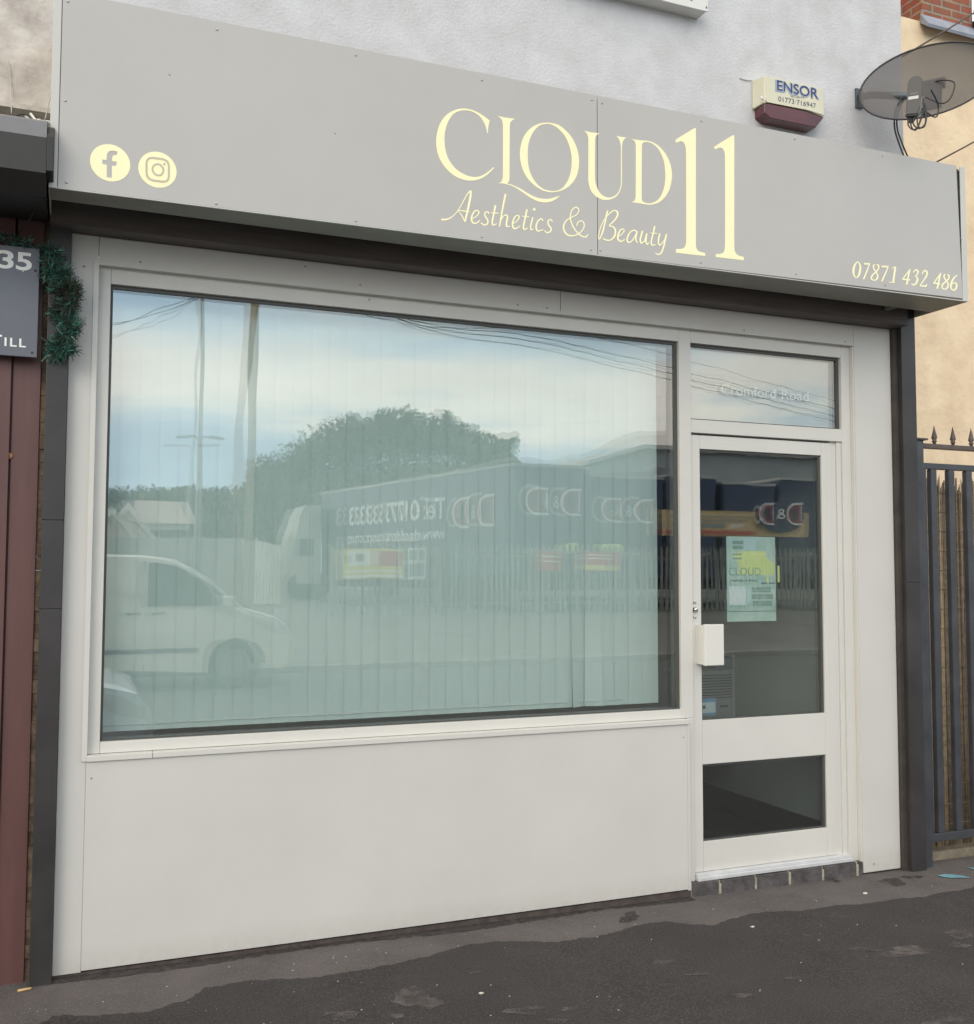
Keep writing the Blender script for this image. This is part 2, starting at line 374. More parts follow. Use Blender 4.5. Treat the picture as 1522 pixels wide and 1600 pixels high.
mb.poly([(-400, -12.41, -.065), (400, -12.41, -.065), (400, -14.5, -.05), (-400, -14.5, -.05)])
mb.poly([(-400, -14.5, -.05), (400, -14.5, -.05), (400, -19, .38), (-400, -19, .38)])
mb.poly([(-400, -19, .38), (400, -19, .38), (400, -70, .55), (-400, -70, .55)])
tag(mb.build('yard_ground', mat('yard_concrete', (.17, .17, .16), .9, .2, 1.2)), kind='structure')
mb = MB(); mb.poly([(-900, -900, -.9), (900, -900, -.9), (900, 900, -.9), (-900, 900, -.9)])
tag(mb.build('terrain', mat('far_ground', (.10, .11, .07), .95, .3, .05)), kind='structure')
def crumbly(m, sc_, lo, hi):
    t = m.node_tree; b = t.nodes['Principled BSDF']; g = t.nodes.new('ShaderNodeTexCoord'); n = t.nodes.new('ShaderNodeTexNoise'); n.inputs['Scale'].default_value = sc_
    n.inputs['Detail'].default_value = 10; n.inputs['Roughness'].default_value = .7; r = t.nodes.new('ShaderNodeMapRange'); r.inputs['From Min'].default_value = lo; r.inputs['From Max'].default_value = hi
    t.links.new(g.outputs['Object'], n.inputs['Vector']); t.links.new(n.outputs[0], r.inputs['Value']); t.links.new(r.outputs[0], b.inputs['Alpha']); return m
def blob(cx_, cy_, rx, ry, n=46, k=0.):
    out = []
    for i in range(n):
        t = 2*math.pi*i/n; r = 1+.22*math.sin(2*t+k)+.16*math.sin(3*t+2*k)+.10*math.sin(7*t+k*3)+random.gauss(0, .06)
        g_ = G(cx_+rx*r*math.cos(t), cy_+ry*r*math.sin(t)); out.append((g_.x, g_.y, g_.z+.002))
    return out
mb = MB()
for k, (x, y, rx, ry) in enumerate(((650, 1562, 36, 15), (533, 1588, 22, 9), (1415, 1488, 38, 8), (1500, 1460, 26, 6), (1498, 1478, 16, 4), (820, 1580, 26, 7), (890, 1577, 16, 2.5), (1345, 1484, 20, 3), (1368, 1486, 12, 2),
                                     (1092, 1523, 20, 2), (1160, 1556, 16, 3), (1255, 1461, 10, 2), (870, 1596, 14, 4), (743, 1520, 9, 2.2), (620, 1588, 14, 3), (1240, 1530, 14, 2.5))): mb.fill([blob(x, y, rx, ry, k=k*1.7)])
tag(mb.build('pavement_patches', crumbly(mat('worn_patch', (.115, .100, .097), .92, .2, 12), 11, .34, .66)), kind='structure')
mb = MB()
for k, (x, y, rx, ry) in enumerate(((115, 1612, 52, 20), (984, 1434, 14, 8), (1395, 1378, 20, 5), (1425, 1371, 14, 3), (480, 1478, 26, 5), (1300, 1376, 12, 3), (570, 1466, 16, 4))): mb.fill([blob(x, y, rx, ry, k=k*2.3+1)])
up_, lo_ = [], []
for i in range(150):
    x = -.03+i*.0182; lo_.append((x, -.035-.018*math.sin(x*5)-random.uniform(0, .014), gz(x)+.0022)); up_.append((x, .004, gz(x)+.0022))
mb.fill([lo_+up_[::-1]])
tag(mb.build('pavement_stains', crumbly(mat('damp_stain', (.050, .043, .042), .88, .2, 16), 13, .34, .58)), kind='structure')
# debris bits and marks on the pavement
chip = mat('pale_grit', (.55, .52, .46), .9, .2, 20)
litter = [(1352, 1397, .012, 'small white stone chip on the paving right of the doorstep', 1), (1120, 1374, .008, 'tiny pale chip on the paving under the left end of the doorstep', 1),
          (38, 1549, .02, 'tan cigarette end on the paving beside the maroon shopfront', 2), (1176, 1449, .009, 'pale chip on the dark paving below the door', 1),
          (752, 1553, .009, 'pale flat chip on the dark paving below the stall panel', 1)]
for x, y, s, lab, kd in litter:
    p = G(x, y); mb = MB()
    if kd == 1:
        bmesh.ops.create_icosphere(mb.bm, subdivisions=1, radius=s, matrix=Matrix.Translation((p.x, p.y, p.z+s*.3)) @ Matrix.Diagonal((1.2, .8, .45, 1)))
        if 0: bmesh.ops.create_icosphere(mb.bm, subdivisions=1, radius=s, matrix=Matrix.Translation((p.x+.05, p.y-.035, p.z+s*.3)) @ Matrix.Diagonal((1.3, .8, .4, 1)))
        tag(mb.build('stone_chip', chip), lab, 'stone chip', 'pale chips lying on the paving')
    else:
        mb.tube([(p.x-.022, p.y, p.z+.005), (p.x+.022, p.y+.006, p.z+.005)], .0045)
        tag(mb.build('cigarette_end', mat('tan_paper', (.62, .42, .2), .8)), lab, 'litter')
mb = MB()
for _ in range(190):
    x = random.uniform(20, 1520); t = random.random(); y = 1535-.137*x+random.uniform(2, 60 if t < .5 else 190)
    if y > 1640: continue
    p = G(x, y); s = random.choice((.0009, .0012, .0016, .0026)); 
    if p.y > -.01: continue
    bmesh.ops.create_icosphere(mb.bm, subdivisions=1, radius=s, matrix=Matrix.Translation((p.x, p.y, p.z+s*.2)) @ Matrix.Diagonal((1.3, 1, .5, 1)))
tag(mb.build('grit', chip), 'scattered fine pale grit along the foot of the shopfront', 'grit', kind='stuff')
spray = mat('blue_spray_paint', (.16, .33, .40), .8, .2, 30)
for pts, lb in (([(1464, 1369), (1476, 1367), (1490, 1367.5), (1506, 1370), (1518, 1373), (1502, 1372.6), (1486, 1373), (1474, 1371.5)], 'larger pale blue spray paint mark on the paving in front of the gate'), ([(1510, 1356), (1522, 1357.4), (1540, 1361), (1522, 1359.6)], 'thin pale blue spray stroke on the paving nearer the gate, at the right edge')):
    mb = MB(); mb.fill([[(lambda g: (g.x, g.y, g.z+.004))(G(*q)) for q in pts]])
    tag(mb.build('spray_mark', spray), lb, 'paint mark', 'blue spray paint marks')

# ================================================================ the shop building
shop = empty('shop_building', (2, .1, 0), 'two storey shop with white rendered upper wall and cream shopfront between black tiled pilasters', 'shop')
XL, XR = -.105, 4.06
# upper wall (thick), with a hole for nothing: solid
box('upper_wall', render_w, shop, XL, XR, 0., .28, 2.745, 6.2)
box('side_wall', render_w, shop, 3.98, 4.055, .04, 5.0, -.05, 2.744)
box('side_wall', render_w, shop, XL, -.03, .04, 5.0, -.05, 2.744)
# pilasters: black tiles with joints
box('corner_strip', mat('brown_strip', (.060, .050, .044), .5, .3, 9), shop, 3.9395, 3.9655, -.022, .0385, -.06, 2.9)
for nm, x0, x1 in (('pilaster', XL, -.0315), ('pilaster', 3.966, XR)):
    mb = MB(); zz = [gz(x0)-.02]+([P(82, 951, -.045).z, P(82, 812, -.045).z] if x0 < 1 else [1.42])+[2.90]
    lo = zz[0]
    for z in zz[1:]:
        mb.box(x0, x1, -.045 if x0 < 1 else -.05, .0395, lo, z-.003, bev=.0015); lo = z
    mb.box(x0+.003, x1-.003, -.040 if x0 < 1 else -.045, .037, zz[0], 2.9, mi=1)
    mb.build(nm, [tile, jointm], shop)
# beam + void behind the sign
box('beam', beamm, shop, XL+.002, 3.962, -.10, -.001, 2.742, 3.3)
# side panels, header
mb = MB(); mb.box(-.0305, .066, 0, .03, .002, 2.7415, bev=.002)
mb.build('side_panel', cream2, shop)
mb = MB(); mb.box(3.699, 3.938, 0, .03, gz(3.8)+.008, 2.7415, bev=.003)
mb.build('side_panel', cream2, shop)
mb = MB(); mb.box(.050, .069, -.006, -.0005, .765, 2.652, bev=.001); mb.build('cover_strip', cream, shop)
mb = MB(); mb.box(.0675, 2.02, 0, .03, 2.632, 2.7405, bev=.0015); mb.box(2.0225, 3.6965, 0, .03, 2.632, 2.7405, bev=.0015)
mb.box(.069, 3.6955, -.0035, -.0003, 2.632, 2.648, bev=.001)
mb.build('header_panel', cream2, shop)
# stall riser
mb = MB(); mb.box(.0664, 2.672, -.0015, .0295, .008, .762, bev=.0006); mb.box(2.6735, 2.689, .0, .03, .002, .762, bev=.001)
mb.build('stall_panel', cream2, shop)
mb = MB(); mb.box(.0685, .30, -.010, .03, .7635, .785, bev=.002); mb.box(.3015, 2.679, -.010, .03, .7635, .785, bev=.002)
mb.build('sill_strip', cream, shop)
# frame of the window and door
FY0, FY1 = .027, .10
mb = MB()
def fr(x0, x1, z0, z1, y0=FY0, y1=FY1, b=.0025): mb.box(x0, x1, y0, y1, z0, z1, bev=b)
fr(.067, .113, .786, 2.66)                         # left stile
fr(.1135, 2.6635, .786, .828); fr(.1135, 2.6635, 2.571, 2.66)
fr(2.664, 2.729, .786, 2.66)                       # mullion
fr(2.6895, 2.7285, .03, .7855)                     # its foot beside the door
fr(2.7295, 3.636, 2.571, 2.66)                     # head over the fan light
fr(3.6365, 3.6905, .02, 2.66)                      # right jamb
fr(2.7295, 3.636, 2.137, 2.201)                    # transom
fr(3.572, 3.6075, .055, 2.1365, .046, .10); fr(3.6078, 3.636, .045, 2.1365, .037, .10)
mb.build('window_frame', cream, shop)
mb = MB(); mb.box(3.6908, 3.6985, .004, .06, .0, 2.631, bev=.001); mb.build('jamb_trim', cream, shop)
# gaskets
mb = MB()
def gk(x0, x1, z0, z1, w_=.009, y0=.046, y1=.094):
    mb.box(x0+.0004, x0+w_, y0, y1, z0, z1); mb.box(x1-w_-.006, x1-.0004, y0, y1, z0, z1)
    mb.box(x0+w_, x1-w_-.006, y0, y1, z0+.0004, z0+w_*.7); mb.box(x0+w_, x1-w_-.006, y0, y1, z1-w_*1.4, z1-.0004)
gk(.1135, 2.6635, .8285, 2.5705); gk(2.7295, 3.636, 2.2015, 2.5705)
mb.build('gasket', gasket, shop)
g_out = glass('outer_glass', (.885, .93, .922), .125, .0007)
g_in = glass('inner_glass', (.935, .96, .955), .115, .0012, 2.3)
def pane(name, m, parent, x0, x1, z0, z1, Y, tw=0., curve=0.):
    mb = MB(); nx, nzz = 24, 18; grid = []
    xc, zc = (x0+x1)/2, (z0+z1)/2
    for j in range(nzz+1):
        row = []
        for i in range(nx+1):
            x = x0+(x1-x0)*i/nx; z = z0+(z1-z0)*j/nzz; v = (z1-z)/(z1-z0)
            row.append(mb.bm.verts.new((x, Y+tw*(x-xc)*(.3+.7*(3*min(1, v/.45)**2-2*min(1, v/.45)**3))+curve*((x-xc)/(x1-x0))**2, z)))
        grid.append(row)
    for j in range(nzz):
        for i in range(nx):
            f = mb.bm.faces.new([grid[j][i], grid[j][i+1], grid[j+1][i+1], grid[j+1][i]]); f.smooth = True
    o = mb.build(name, m, parent)
    if o.data.polygons[0].normal.y > 0: o.data.flip_normals()      # faces the street
    return o
pane('window_pane', g_out, shop, .1145, 2.6625, .829, 2.570, GY)
pane('window_pane', g_in, shop, .1225, 2.6525, .836, 2.558, GY+.024, tw=.0056, curve=.002)
pane('fan_light_pane', g_out, shop, 2.7305, 3.635, 2.202, 2.570, GY)
pane('fan_light_pane', g_in, shop, 2.739, 3.620, 2.209, 2.556, GY+.02, tw=.003)
frost = mat('frosted_film', (.36, .375, .345), .8, .05, 3, spec=0.)
box('frosted_film', frost, shop, 2.7395, 3.6195, GY+.0225, GY+.0235, 2.2095, 2.556)
etch = mat('etched_letters', (.70, .71, .67), .6)
for wd_, xa, ya, xb, yb in (('Cromford', 1126, 615, 1211, 622.5), ('Road', 1220, 623.3, 1262, 627)):
    mb = MB(); fit_text(mb, wd_, P(xa, ya, GY+.003), P(xb, yb, GY+.003), .05); mb.build('road_name_lettering', etch, shop)

# door
door = MB()
DY0, DY1 = .040, .078
def db(x0, x1, z0, z1): door.box(x0, x1, DY0, DY1, z0, z1, bev=.002)
db(2.7335, 2.784, .066, 2.128); db(3.512, 3.5695, .066, 2.128)
db(2.7845, 3.5115, 2.062, 2.128); db(2.7845, 3.5115, .562, .768); db(2.7845, 3.5115, .066, .203)
door.box(3.5410, 3.5425, DY0-.001, DY0+.001, .07, 2.125)
door_o = door.build('door', cream, shop)
for z0, z1 in ((.768, 2.062), (.203, .562)):
    pane('door_pane', g_out, door_o, 2.785, 3.511, z0+.0005, z1-.0005, GY+.002)
    pane('door_pane', g_in, door_o, 2.793, 3.497, z0+.008, z1-.008, GY+.015, tw=.002)
mb = MB(); gk(2.7845, 3.5115, .7685, 2.0615, .007, .05, .073); gk(2.7845, 3.5115, .2035, .5615, .007, .05, .073)
mb.build('glazing_seal', gasket, door_o)
a, b = P(1089, 976, -.03), P(1115, 1040, -.03)
mb = MB(); mb.box(2.752, 2.860, -.034, -.018, b.z, a.z, bev=.004); mb.box(2.752, 2.764, -.019, .0395, b.z+.004, a.z-.004, bev=.002)
mb.build('handle', mat('handle_plastic', (.74, .735, .69), .35), door_o)
a = P(1082.5, 953, .02)
mb = MB(); mb.lathe((2.7445, .022, a.z), [(.0001, -.004), (.008, -.004), (.011, 0), (.012, .017)], 20, 'y'); mb.box(2.743, 2.746, .013, .018, a.z-.006, a.z+.006)
mb.lathe((2.7445, .030, a.z+.035), [(.0001, 0), (.005, 0), (.006, .0095)], 14, 'y'); mb.lathe((2.7445, .030, a.z-.035), [(.0001, 0), (.005, 0), (.006, .0095)], 14, 'y')
mb.build('lock', mat('chrome', (.62, .6, .58), .2, metal=1.), door_o)
# threshold & plinth bricks
mb = MB(); mb.box(2.7295, 3.636, .002, .099, .034, .052, bev=.003); mb.box(2.7295, 3.636, .014, .099, .0525, .0645, bev=.002)
mb.build('threshold', alu, shop)
mb = MB(); xs = [2.6905]+[P(q, 1370, -.002).x for q in (1125, 1181, 1234, 1286, 1340)]+[3.6985]
for i, (x0, x1) in enumerate(zip(xs, xs[1:])):
    mb.box(x0+.006, x1-.006, -.002-.002*(i % 2), .08, gz(x0)-.05, .0325-.0015*(i % 3), bev=.004)
mb.box(2.6915, 3.698, .006, .079, -.1, .029, mi=1)
for i, x in enumerate(xs[1:-1]): mb.box(x-.006, x+.007, -.004+.001*(i % 2), .02, -.05, .016+.004*(i % 3), mi=1, bev=.002)
mb.build('plinth', [plinthb, mortar], shop)
box('wall_foot', mat('dirty_footing', (.075, .06, .055), .95, .4, 14, bump=.004), shop, -.03, 2.689, .004, .04, -.1, .0015)
# interior room
int_w = mat('interior_wall', (.34, .375, .36), .7, .06, 2); int_f = mat('interior_floor', (.028, .03, .034), .6, .2, 3); int_c = mat('interior_ceiling', (.5, .5, .48), .8)
skirt = mat('dark_skirting', (.035, .035, .038), .6)
box('inner_floor', int_f, shop, -.029, 3.979, .101, 5, -.04, .04)
box('ceiling', int_c, shop, -.029, 3.979, .285, 5, 2.66, 2.74)
box('inner_wall', int_w, shop, 3.66, 3.979, .103, 5, .041, 2.659)
box('inner_wall', int_w, shop, -.029, .06, .103, 5, .041, 2.659)
box('inner_wall', int_w, shop, .061, 3.659, 4.2, 4.3, .041, 2.659)
box('skirting_board', skirt, shop, 3.645, 3.6595, .104, 4.19, .0415, .172)
box('inner_sill', pvc, shop, .07, 2.68, .101, .24, .76, .785)
# upstairs window above the sign
a = P(1090, 30, 0)
mb = MB(); mb.box(2.0, a.x, -.075, .0, a.z, a.z+.012); mb.box(2.0, a.x+.004, -.082, -.0755, a.z-.004, a.z+.055, bev=.002)
for k in range(9): mb.box(a.x-.17-.21*k*.4, a.x-.13-.21*k*.4, -.0835, -.0822, a.z+.034, a.z+.042, mi=1)
mb.box(a.x-.095, a.x-.085, -.0835, -.0822, a.z+.030, a.z+.045, mi=1); mb.box(a.x-.008, a.x-.002, -.0835, -.0822, a.z+.010, a.z+.02, mi=1)
uw = mb.build('upper_window', [pvc, gasket], shop)
mb = MB(); mb.box(2.02, 2.08, -.04, 0, a.z+.0125, a.z+1.1); mb.box(a.x-.07, a.x-.01, -.04, 0, a.z+.0125, a.z+1.1); mb.box(2.0805, a.x-.0705, -.04, 0, a.z+.0125, a.z+.07); mb.box(2.0805, a.x-.0705, -.04, 0, a.z+1.04, a.z+1.1)
mb.build('frame', pvc, uw)
MB().box(2.0805, a.x-.0705, -.02, -.012, a.z+.0705, a.z+1.039).build('pane', mat('dark_glazing', (.05, .06, .07), .08), uw)
# roof (out of the picture, keeps the building whole)
mb = MB(); mb.prism([(-.35, 6.15), (5.2, 6.15), (2.4, 8.2)], 'x', XL-.02, XR+.02); mb.build('roof', mat('slate_roof', (.12, .12, .13), .7, .2, 6), shop)
# screws on the shopfront
screw_m = mat('screw_head', (.38, .36, .32), .5, metal=.3); screw_b = mat('bright_screw', (.46, .45, .43), .45, metal=.3)
mb = MB()
for x, y in ((131, 416), (219, 409), (477, 416), (563, 445), (577, 468), (809, 476), (855, 481), (1039, 504), (1163, 516), (1321, 534), (143, 1216), (1068, 1152), (1366, 1350)):
    p = P(x, y, -.001); MB().lathe((p.x, -.003 if p.z < .7 and p.x < 2.7 else 0, p.z), [(.0001, -.0035), (.0032, -.003), (.0045, -.0002)], 10, 'y').build('screw', screw_m, shop)
mb.bm.free()

# ================================================================ shop sign
sign = empty('shop_sign', (2, -.2, 3.1), 'long boxed shop sign with brushed grey panels and pale gold lettering above the cream shopfront', 'sign')
SY = -.395
xs0 = P(93, 150, SY).x; xs1 = P(1503, 400, SY).x; seam = 2.0
def zb(x): return 2.768+.0085*(x+.1)
def zt(x): return 3.462+.0045*x
def slab(mb, x0, x1, y0, y1, mi=0, tb=0., bb=0., bev=0., dx=0., db=0.):
    v = [mb.bm.verts.new((x, y, z)) for x in (x0, x1) for y in (y0, y1) for z in (zb(x)+bb, zt(x)-tb)]
    for q in v[4::2]: q.co.z += db
    if dx:
        for q in (v[5], v[7]): q.co.x -= dx
    fs = [mb.bm.faces.new([v[i] for i in f]) for f in ((0, 1, 3, 2), (4, 6, 7, 5), (0, 4, 5, 1), (2, 3, 7, 6), (0, 2, 6, 4), (1, 5, 7, 3))]
    for f in fs: f.material_index = mi
    if bev: bmesh.ops.bevel(mb.bm, geom=list({e for f in fs for e in f.edges}), offset=bev, segments=1, affect='EDGES')
mb = MB(); slab(mb, xs0+.002, seam-.0015, SY, SY+.004, bb=.004, bev=.0006); mb.build('panel', greymetal, sign)
mb = MB(); slab(mb, seam+.0015, xs1, SY, SY+.004, bb=.004, bev=.0006, dx=.022, db=.008); mb.build('panel', greymetal, sign)
mb = MB(); slab(mb, XL, XL+.004, SY+.0055, -.001); mb.build('side_return', signside, sign)
mb = MB(); slab(mb, XR-.004, XR, SY+.0055, -.001); mb.build('side_return', signside, sign)
mb = MB(); slab(mb, XL, xs0, SY-.001, SY+.0054, bev=.0015); slab(mb, xs1+.001, XR, SY-.001, SY+.0054, bev=.0015)
v = []
for x0, x1 in ((xs0, XR-.03),):                    # bottom lip
    for (q0, q1) in ((x0, x1),):
        vs_ = [mb.bm.verts.new((x, y, zb(x)+dz)) for x in (q0, q1) for y in (SY-.0005, SY+.0054) for dz in (0, .0035)]
        for f in ((0, 1, 3, 2), (4, 6, 7, 5), (0, 4, 5, 1), (2, 3, 7, 6), (0, 2, 6, 4), (1, 5, 7, 3)): mb.bm.faces.new([vs_[i] for i in f])
mb.build('trim', signtrim, sign)
mb = MB(); slab(mb, XL+.005, XR-.005, SY+.012, SY+.018, tb=.01, bb=.02); mb.build('backing', gasket, sign)
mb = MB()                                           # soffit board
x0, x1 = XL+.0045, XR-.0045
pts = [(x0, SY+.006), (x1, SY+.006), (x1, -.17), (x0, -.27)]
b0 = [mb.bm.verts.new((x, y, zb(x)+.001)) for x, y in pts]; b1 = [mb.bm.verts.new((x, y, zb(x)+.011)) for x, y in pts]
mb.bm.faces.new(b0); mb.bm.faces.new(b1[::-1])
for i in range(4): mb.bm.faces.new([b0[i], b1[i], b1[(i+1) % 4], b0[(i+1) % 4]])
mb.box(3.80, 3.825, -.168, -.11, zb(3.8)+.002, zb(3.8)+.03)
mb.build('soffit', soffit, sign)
mb = MB(); slab(mb, x0, x1, -.105, -.1015, bb=.18); v = [mb.bm.verts.new(p) for p in ((x0, SY+.02, 3.445), (x1, SY+.02, 3.465), (x1, 0, 3.475), (x0, 0, 3.455))]; mb.bm.faces.new(v)
mb.build('lid', darkvoid, sign)
mb = MB()
for x, y in ((102, 157), (104, 285), (106, 2), (339, 46), (338, 318), (556, 86), (556, 345), (753, 125), (753, 370), (925, 156), (941, 161), (923, 390), (938, 391),
             (1096, 189), (1095, 410), (1242, 217), (1244, 428), (1379, 243), (1383, 445), (1498, 266), (1502, 373)):
    p = P(x, y, SY); MB().lathe((p.x, SY, p.z), [(.0001, -.0022), (.0035, -.0020), (.0052, -.0002)], 12, 'y').build('screw', screw_b, sign)
mb.bm.free()
mb = MB()
for x, y in ((265, 117), (524, 209)):
    p = P(x, y, SY); MB().box(p.x-.003, p.x+.003, SY-.0006, SY-.0001, p.z-.0015, p.z+.0015).build('speck', gasket, sign)
mb.bm.free()
# ---- lettering
lay = [0]
def S(zo, q, extra=0.):
    x, y = zo[0]+q[0]/zo[2], zo[1]+q[1]/zo[2]
    p = P(x, y, SY-.0008-extra); return p
ZA, ZB, ZC, ZD = (660, 150, 7.61), (780, 160, 7.61), (900, 180, 7.61), (1020, 180, 6.4)
ZE, ZF, ZG, ZH = (680, 280, 7.61), (860, 300, 7.61), (1320, 390, 7.61), (130, 210, 9.5125)
def glyph(name, zo, loops, m=gold, extra=0., parent=None):
    mb = MB(); mb.fill([[S(zo, p, extra) for p in smooth_loop([(a[0], a[1], 0) for a in l])] for l in loops]); return mb.build(name, m, parent or sign)
glyph('letter', ZA, [[(800, 290), (700, 218), (600, 168), (480, 148), (370, 173), (270, 240), (200, 350), (165, 500), (172, 640), (210, 755), (280, 860), (380, 948), (490, 995), (590, 1007), (690, 985), (780, 930), (858, 852),
    (846, 846), (770, 908), (700, 948), (620, 963), (520, 940), (410, 875), (330, 780), (285, 680), (265, 560), (268, 440), (300, 320), (365, 220), (435, 180), (510, 171), (590, 185), (680, 240), (740, 330), (765, 410), (768, 442), (778, 440), (784, 380)]])
def BA(l): return [(x+913, y+76) for x, y in l]
glyph('letter', ZA, [[(893, 236), (1000, 257), (1105, 270), (1075, 285), (1050, 310), (1041, 345), (1038, 600), (1036, 985), (1026, 1020), (1010, 1040)] +
    BA([(150, 978), (250, 1023), (330, 1073), (420, 1120), (490, 1141), (560, 1147), (620, 1140), (680, 1122), (722, 1112), (680, 1148), (620, 1178), (550, 1190), (470, 1180), (380, 1138), (300, 1085), (210, 1025), (140, 990), (60, 968)]) +
    [(893, 1036), (928, 1026), (945, 1005), (955, 960), (958, 800), (958, 360), (950, 300), (932, 268)]])
glyph('letter', ZB, [[(560, 240), (470, 254), (370, 310), (290, 410), (250, 550), (252, 690), (290, 820), (360, 930), (450, 1010), (540, 1055), (640, 1070), (750, 1045), (850, 980), (920, 880), (950, 740), (940, 600), (890, 460), (810, 350), (710, 270), (630, 246)],
    [(560, 258), (620, 264), (700, 310), (780, 400), (835, 520), (861, 650), (855, 800), (820, 920), (760, 1008), (690, 1048), (620, 1052), (530, 1030), (450, 968), (390, 880), (350, 760), (340, 620), (350, 490), (390, 380), (450, 300), (505, 266)]])
glyph('letter', ZC, [[(93, 182), (180, 203), (280, 214), (248, 236), (233, 265), (228, 310), (226, 740), (238, 820), (270, 900), (320, 955), (380, 978), (430, 972), (480, 942), (515, 890), (532, 820), (534, 740), (533, 380), (527, 330), (510, 284), (480, 243),
    (540, 258), (602, 265), (572, 288), (555, 325), (548, 370), (546, 500), (547, 760), (540, 850), (510, 930), (455, 983), (380, 1007), (300, 1000), (220, 950), (170, 880), (148, 790), (146, 700), (147, 300), (140, 240), (120, 208)]])
glyph('letter', ZC, [[(657, 280), (760, 297), (860, 305), (940, 335), (1020, 400), (1090, 500), (1133, 620), (1142, 730), (1120, 860), (1070, 960), (990, 1035), (890, 1065), (820, 1060), (740, 1046), (655, 1033), (690, 1020), (705, 990), (709, 950), (711, 360), (702, 318), (684, 298)],
    [(785, 360), (795, 330), (820, 320), (870, 325), (930, 355), (990, 420), (1040, 530), (1060, 660), (1060, 780), (1035, 900), (980, 1000), (900, 1045), (840, 1045), (800, 1030), (783, 1000), (782, 900)]])
glyph('numeral', ZD, [[(415, 130), (432, 130), (432, 1290), (440, 1335), (465, 1362), (525, 1378), (525, 1408), (380, 1393), (230, 1375), (232, 1338), (288, 1335), (318, 1318), (332, 1280), (334, 1100), (333, 400), (328, 320), (312, 276), (285, 258), (235, 275), (228, 262), (230, 243)]])
glyph('numeral', ZD, [[(800, 200), (816, 200), (816, 1310), (822, 1360), (850, 1398), (912, 1418), (910, 1452), (770, 1435), (627, 1418), (630, 1388), (685, 1384), (712, 1362), (722, 1310), (723, 1100), (722, 430), (715, 362), (695, 330), (668, 325), (625, 343), (612, 327), (615, 315)]])
def script(name, zo, strokes, dots=(), m=gold, dz0=0., groups=None, par=None, dot_at=None, wk=1.08):
    if groups:
        i = 0
        for gi, g_ in enumerate(groups): script(name, zo, strokes[i:i+g_], dots if gi == dot_at else (), m, dz0, par=par, wk=wk); i += g_
        return
    mb = MB()
    for k, s_ in enumerate(strokes):
        cl = s_[0] == 'c'
        if cl: s_ = s_[1:]
        s_ = [(q[0], q[1], q[2]*wk) for q in s_]
        seg = stroke(s_, cl)
        for j, q in enumerate(seg):
            f = [S(zo, c, dz0+.00004*(k % 8)+.0000015*j) for c in q]
            mb.poly(f)
        if not cl:                                  # round ends
            for ex, ey, ew in (s_[0], s_[-1]):
                mb.poly([S(zo, (ex+ew*.5*math.cos(t), ey+ew*.5*math.sin(t)), dz0+.00035+.00004*(k % 8)) for t in [2*math.pi*i/10 for i in range(10)]])
    for x, y, r in dots: mb.poly([S(zo, (x+r*math.cos(t), y+r*math.sin(t)), dz0) for t in [2*math.pi*i/16 for i in range(16)]])
    return mb.build(name, m, par or sign)
script('script_letter', ZE, [
    [(80, 480, 20), (120, 480, 20), (170, 465, 16), (220, 430, 12), (270, 375, 11), (330, 270, 11), (380, 180, 13), (415, 142, 16), (427, 142, 18)], [(424, 145, 20), (420, 200, 24), (395, 330, 24), (370, 440, 22), (356, 505, 14)],
    [(285, 370, 10), (340, 378, 14), (405, 385, 10)], [(275, 380, 9), (310, 420, 12), (345, 485, 14), (355, 502, 12)],
    [(440, 470, 11), (490, 440, 11), (520, 400, 15), (505, 373, 15), (470, 380, 16), (440, 430, 18), (432, 480, 20), (450, 518, 18), (490, 522, 15), (532, 490, 12)],
    [(640, 405, 16), (620, 388, 15), (592, 400, 16), (595, 440, 17), (625, 490, 18), (620, 530, 16), (585, 545, 16), (548, 522, 15)],
    [(715, 318, 22), (700, 400, 19), (680, 500, 19), (690, 545, 16), (732, 530, 11)], [(670, 398, 12), (750, 405, 12)],
    [(835, 185, 24), (805, 330, 19), (765, 558, 15)], [(775, 500, 11), (810, 440, 13), (845, 425, 15), (860, 445, 18), (850, 510, 19), (850, 560, 18), (884, 560, 12)],
    [(920, 530, 11), (970, 500, 11), (1000, 450, 15), (985, 432, 14), (950, 445, 16), (925, 500, 18), (920, 550, 20), (940, 585, 18), (975, 580, 15), (1008, 555, 11)],
    [(1090, 365, 22), (1075, 440, 19), (1050, 560, 19), (1060, 598, 16), (1098, 582, 11)], [(1040, 440, 12), (1112, 450, 12)],
    [(1160, 458, 17), (1135, 560, 17), (1140, 600, 15), (1168, 592, 11)],
    [(1280, 490, 17), (1255, 470, 15), (1215, 510, 17), (1200, 570, 19), (1220, 615, 18), (1280, 600, 12)],
    [(1392, 500, 15), (1370, 480, 15), (1342, 500, 16), (1350, 545, 17), (1380, 590, 18), (1365, 625, 16), (1330, 635, 15), (1302, 615, 13)]], [(1178, 358, 18)], groups=[4, 1, 1, 2, 2, 1, 2, 1, 1, 1], dot_at=7)
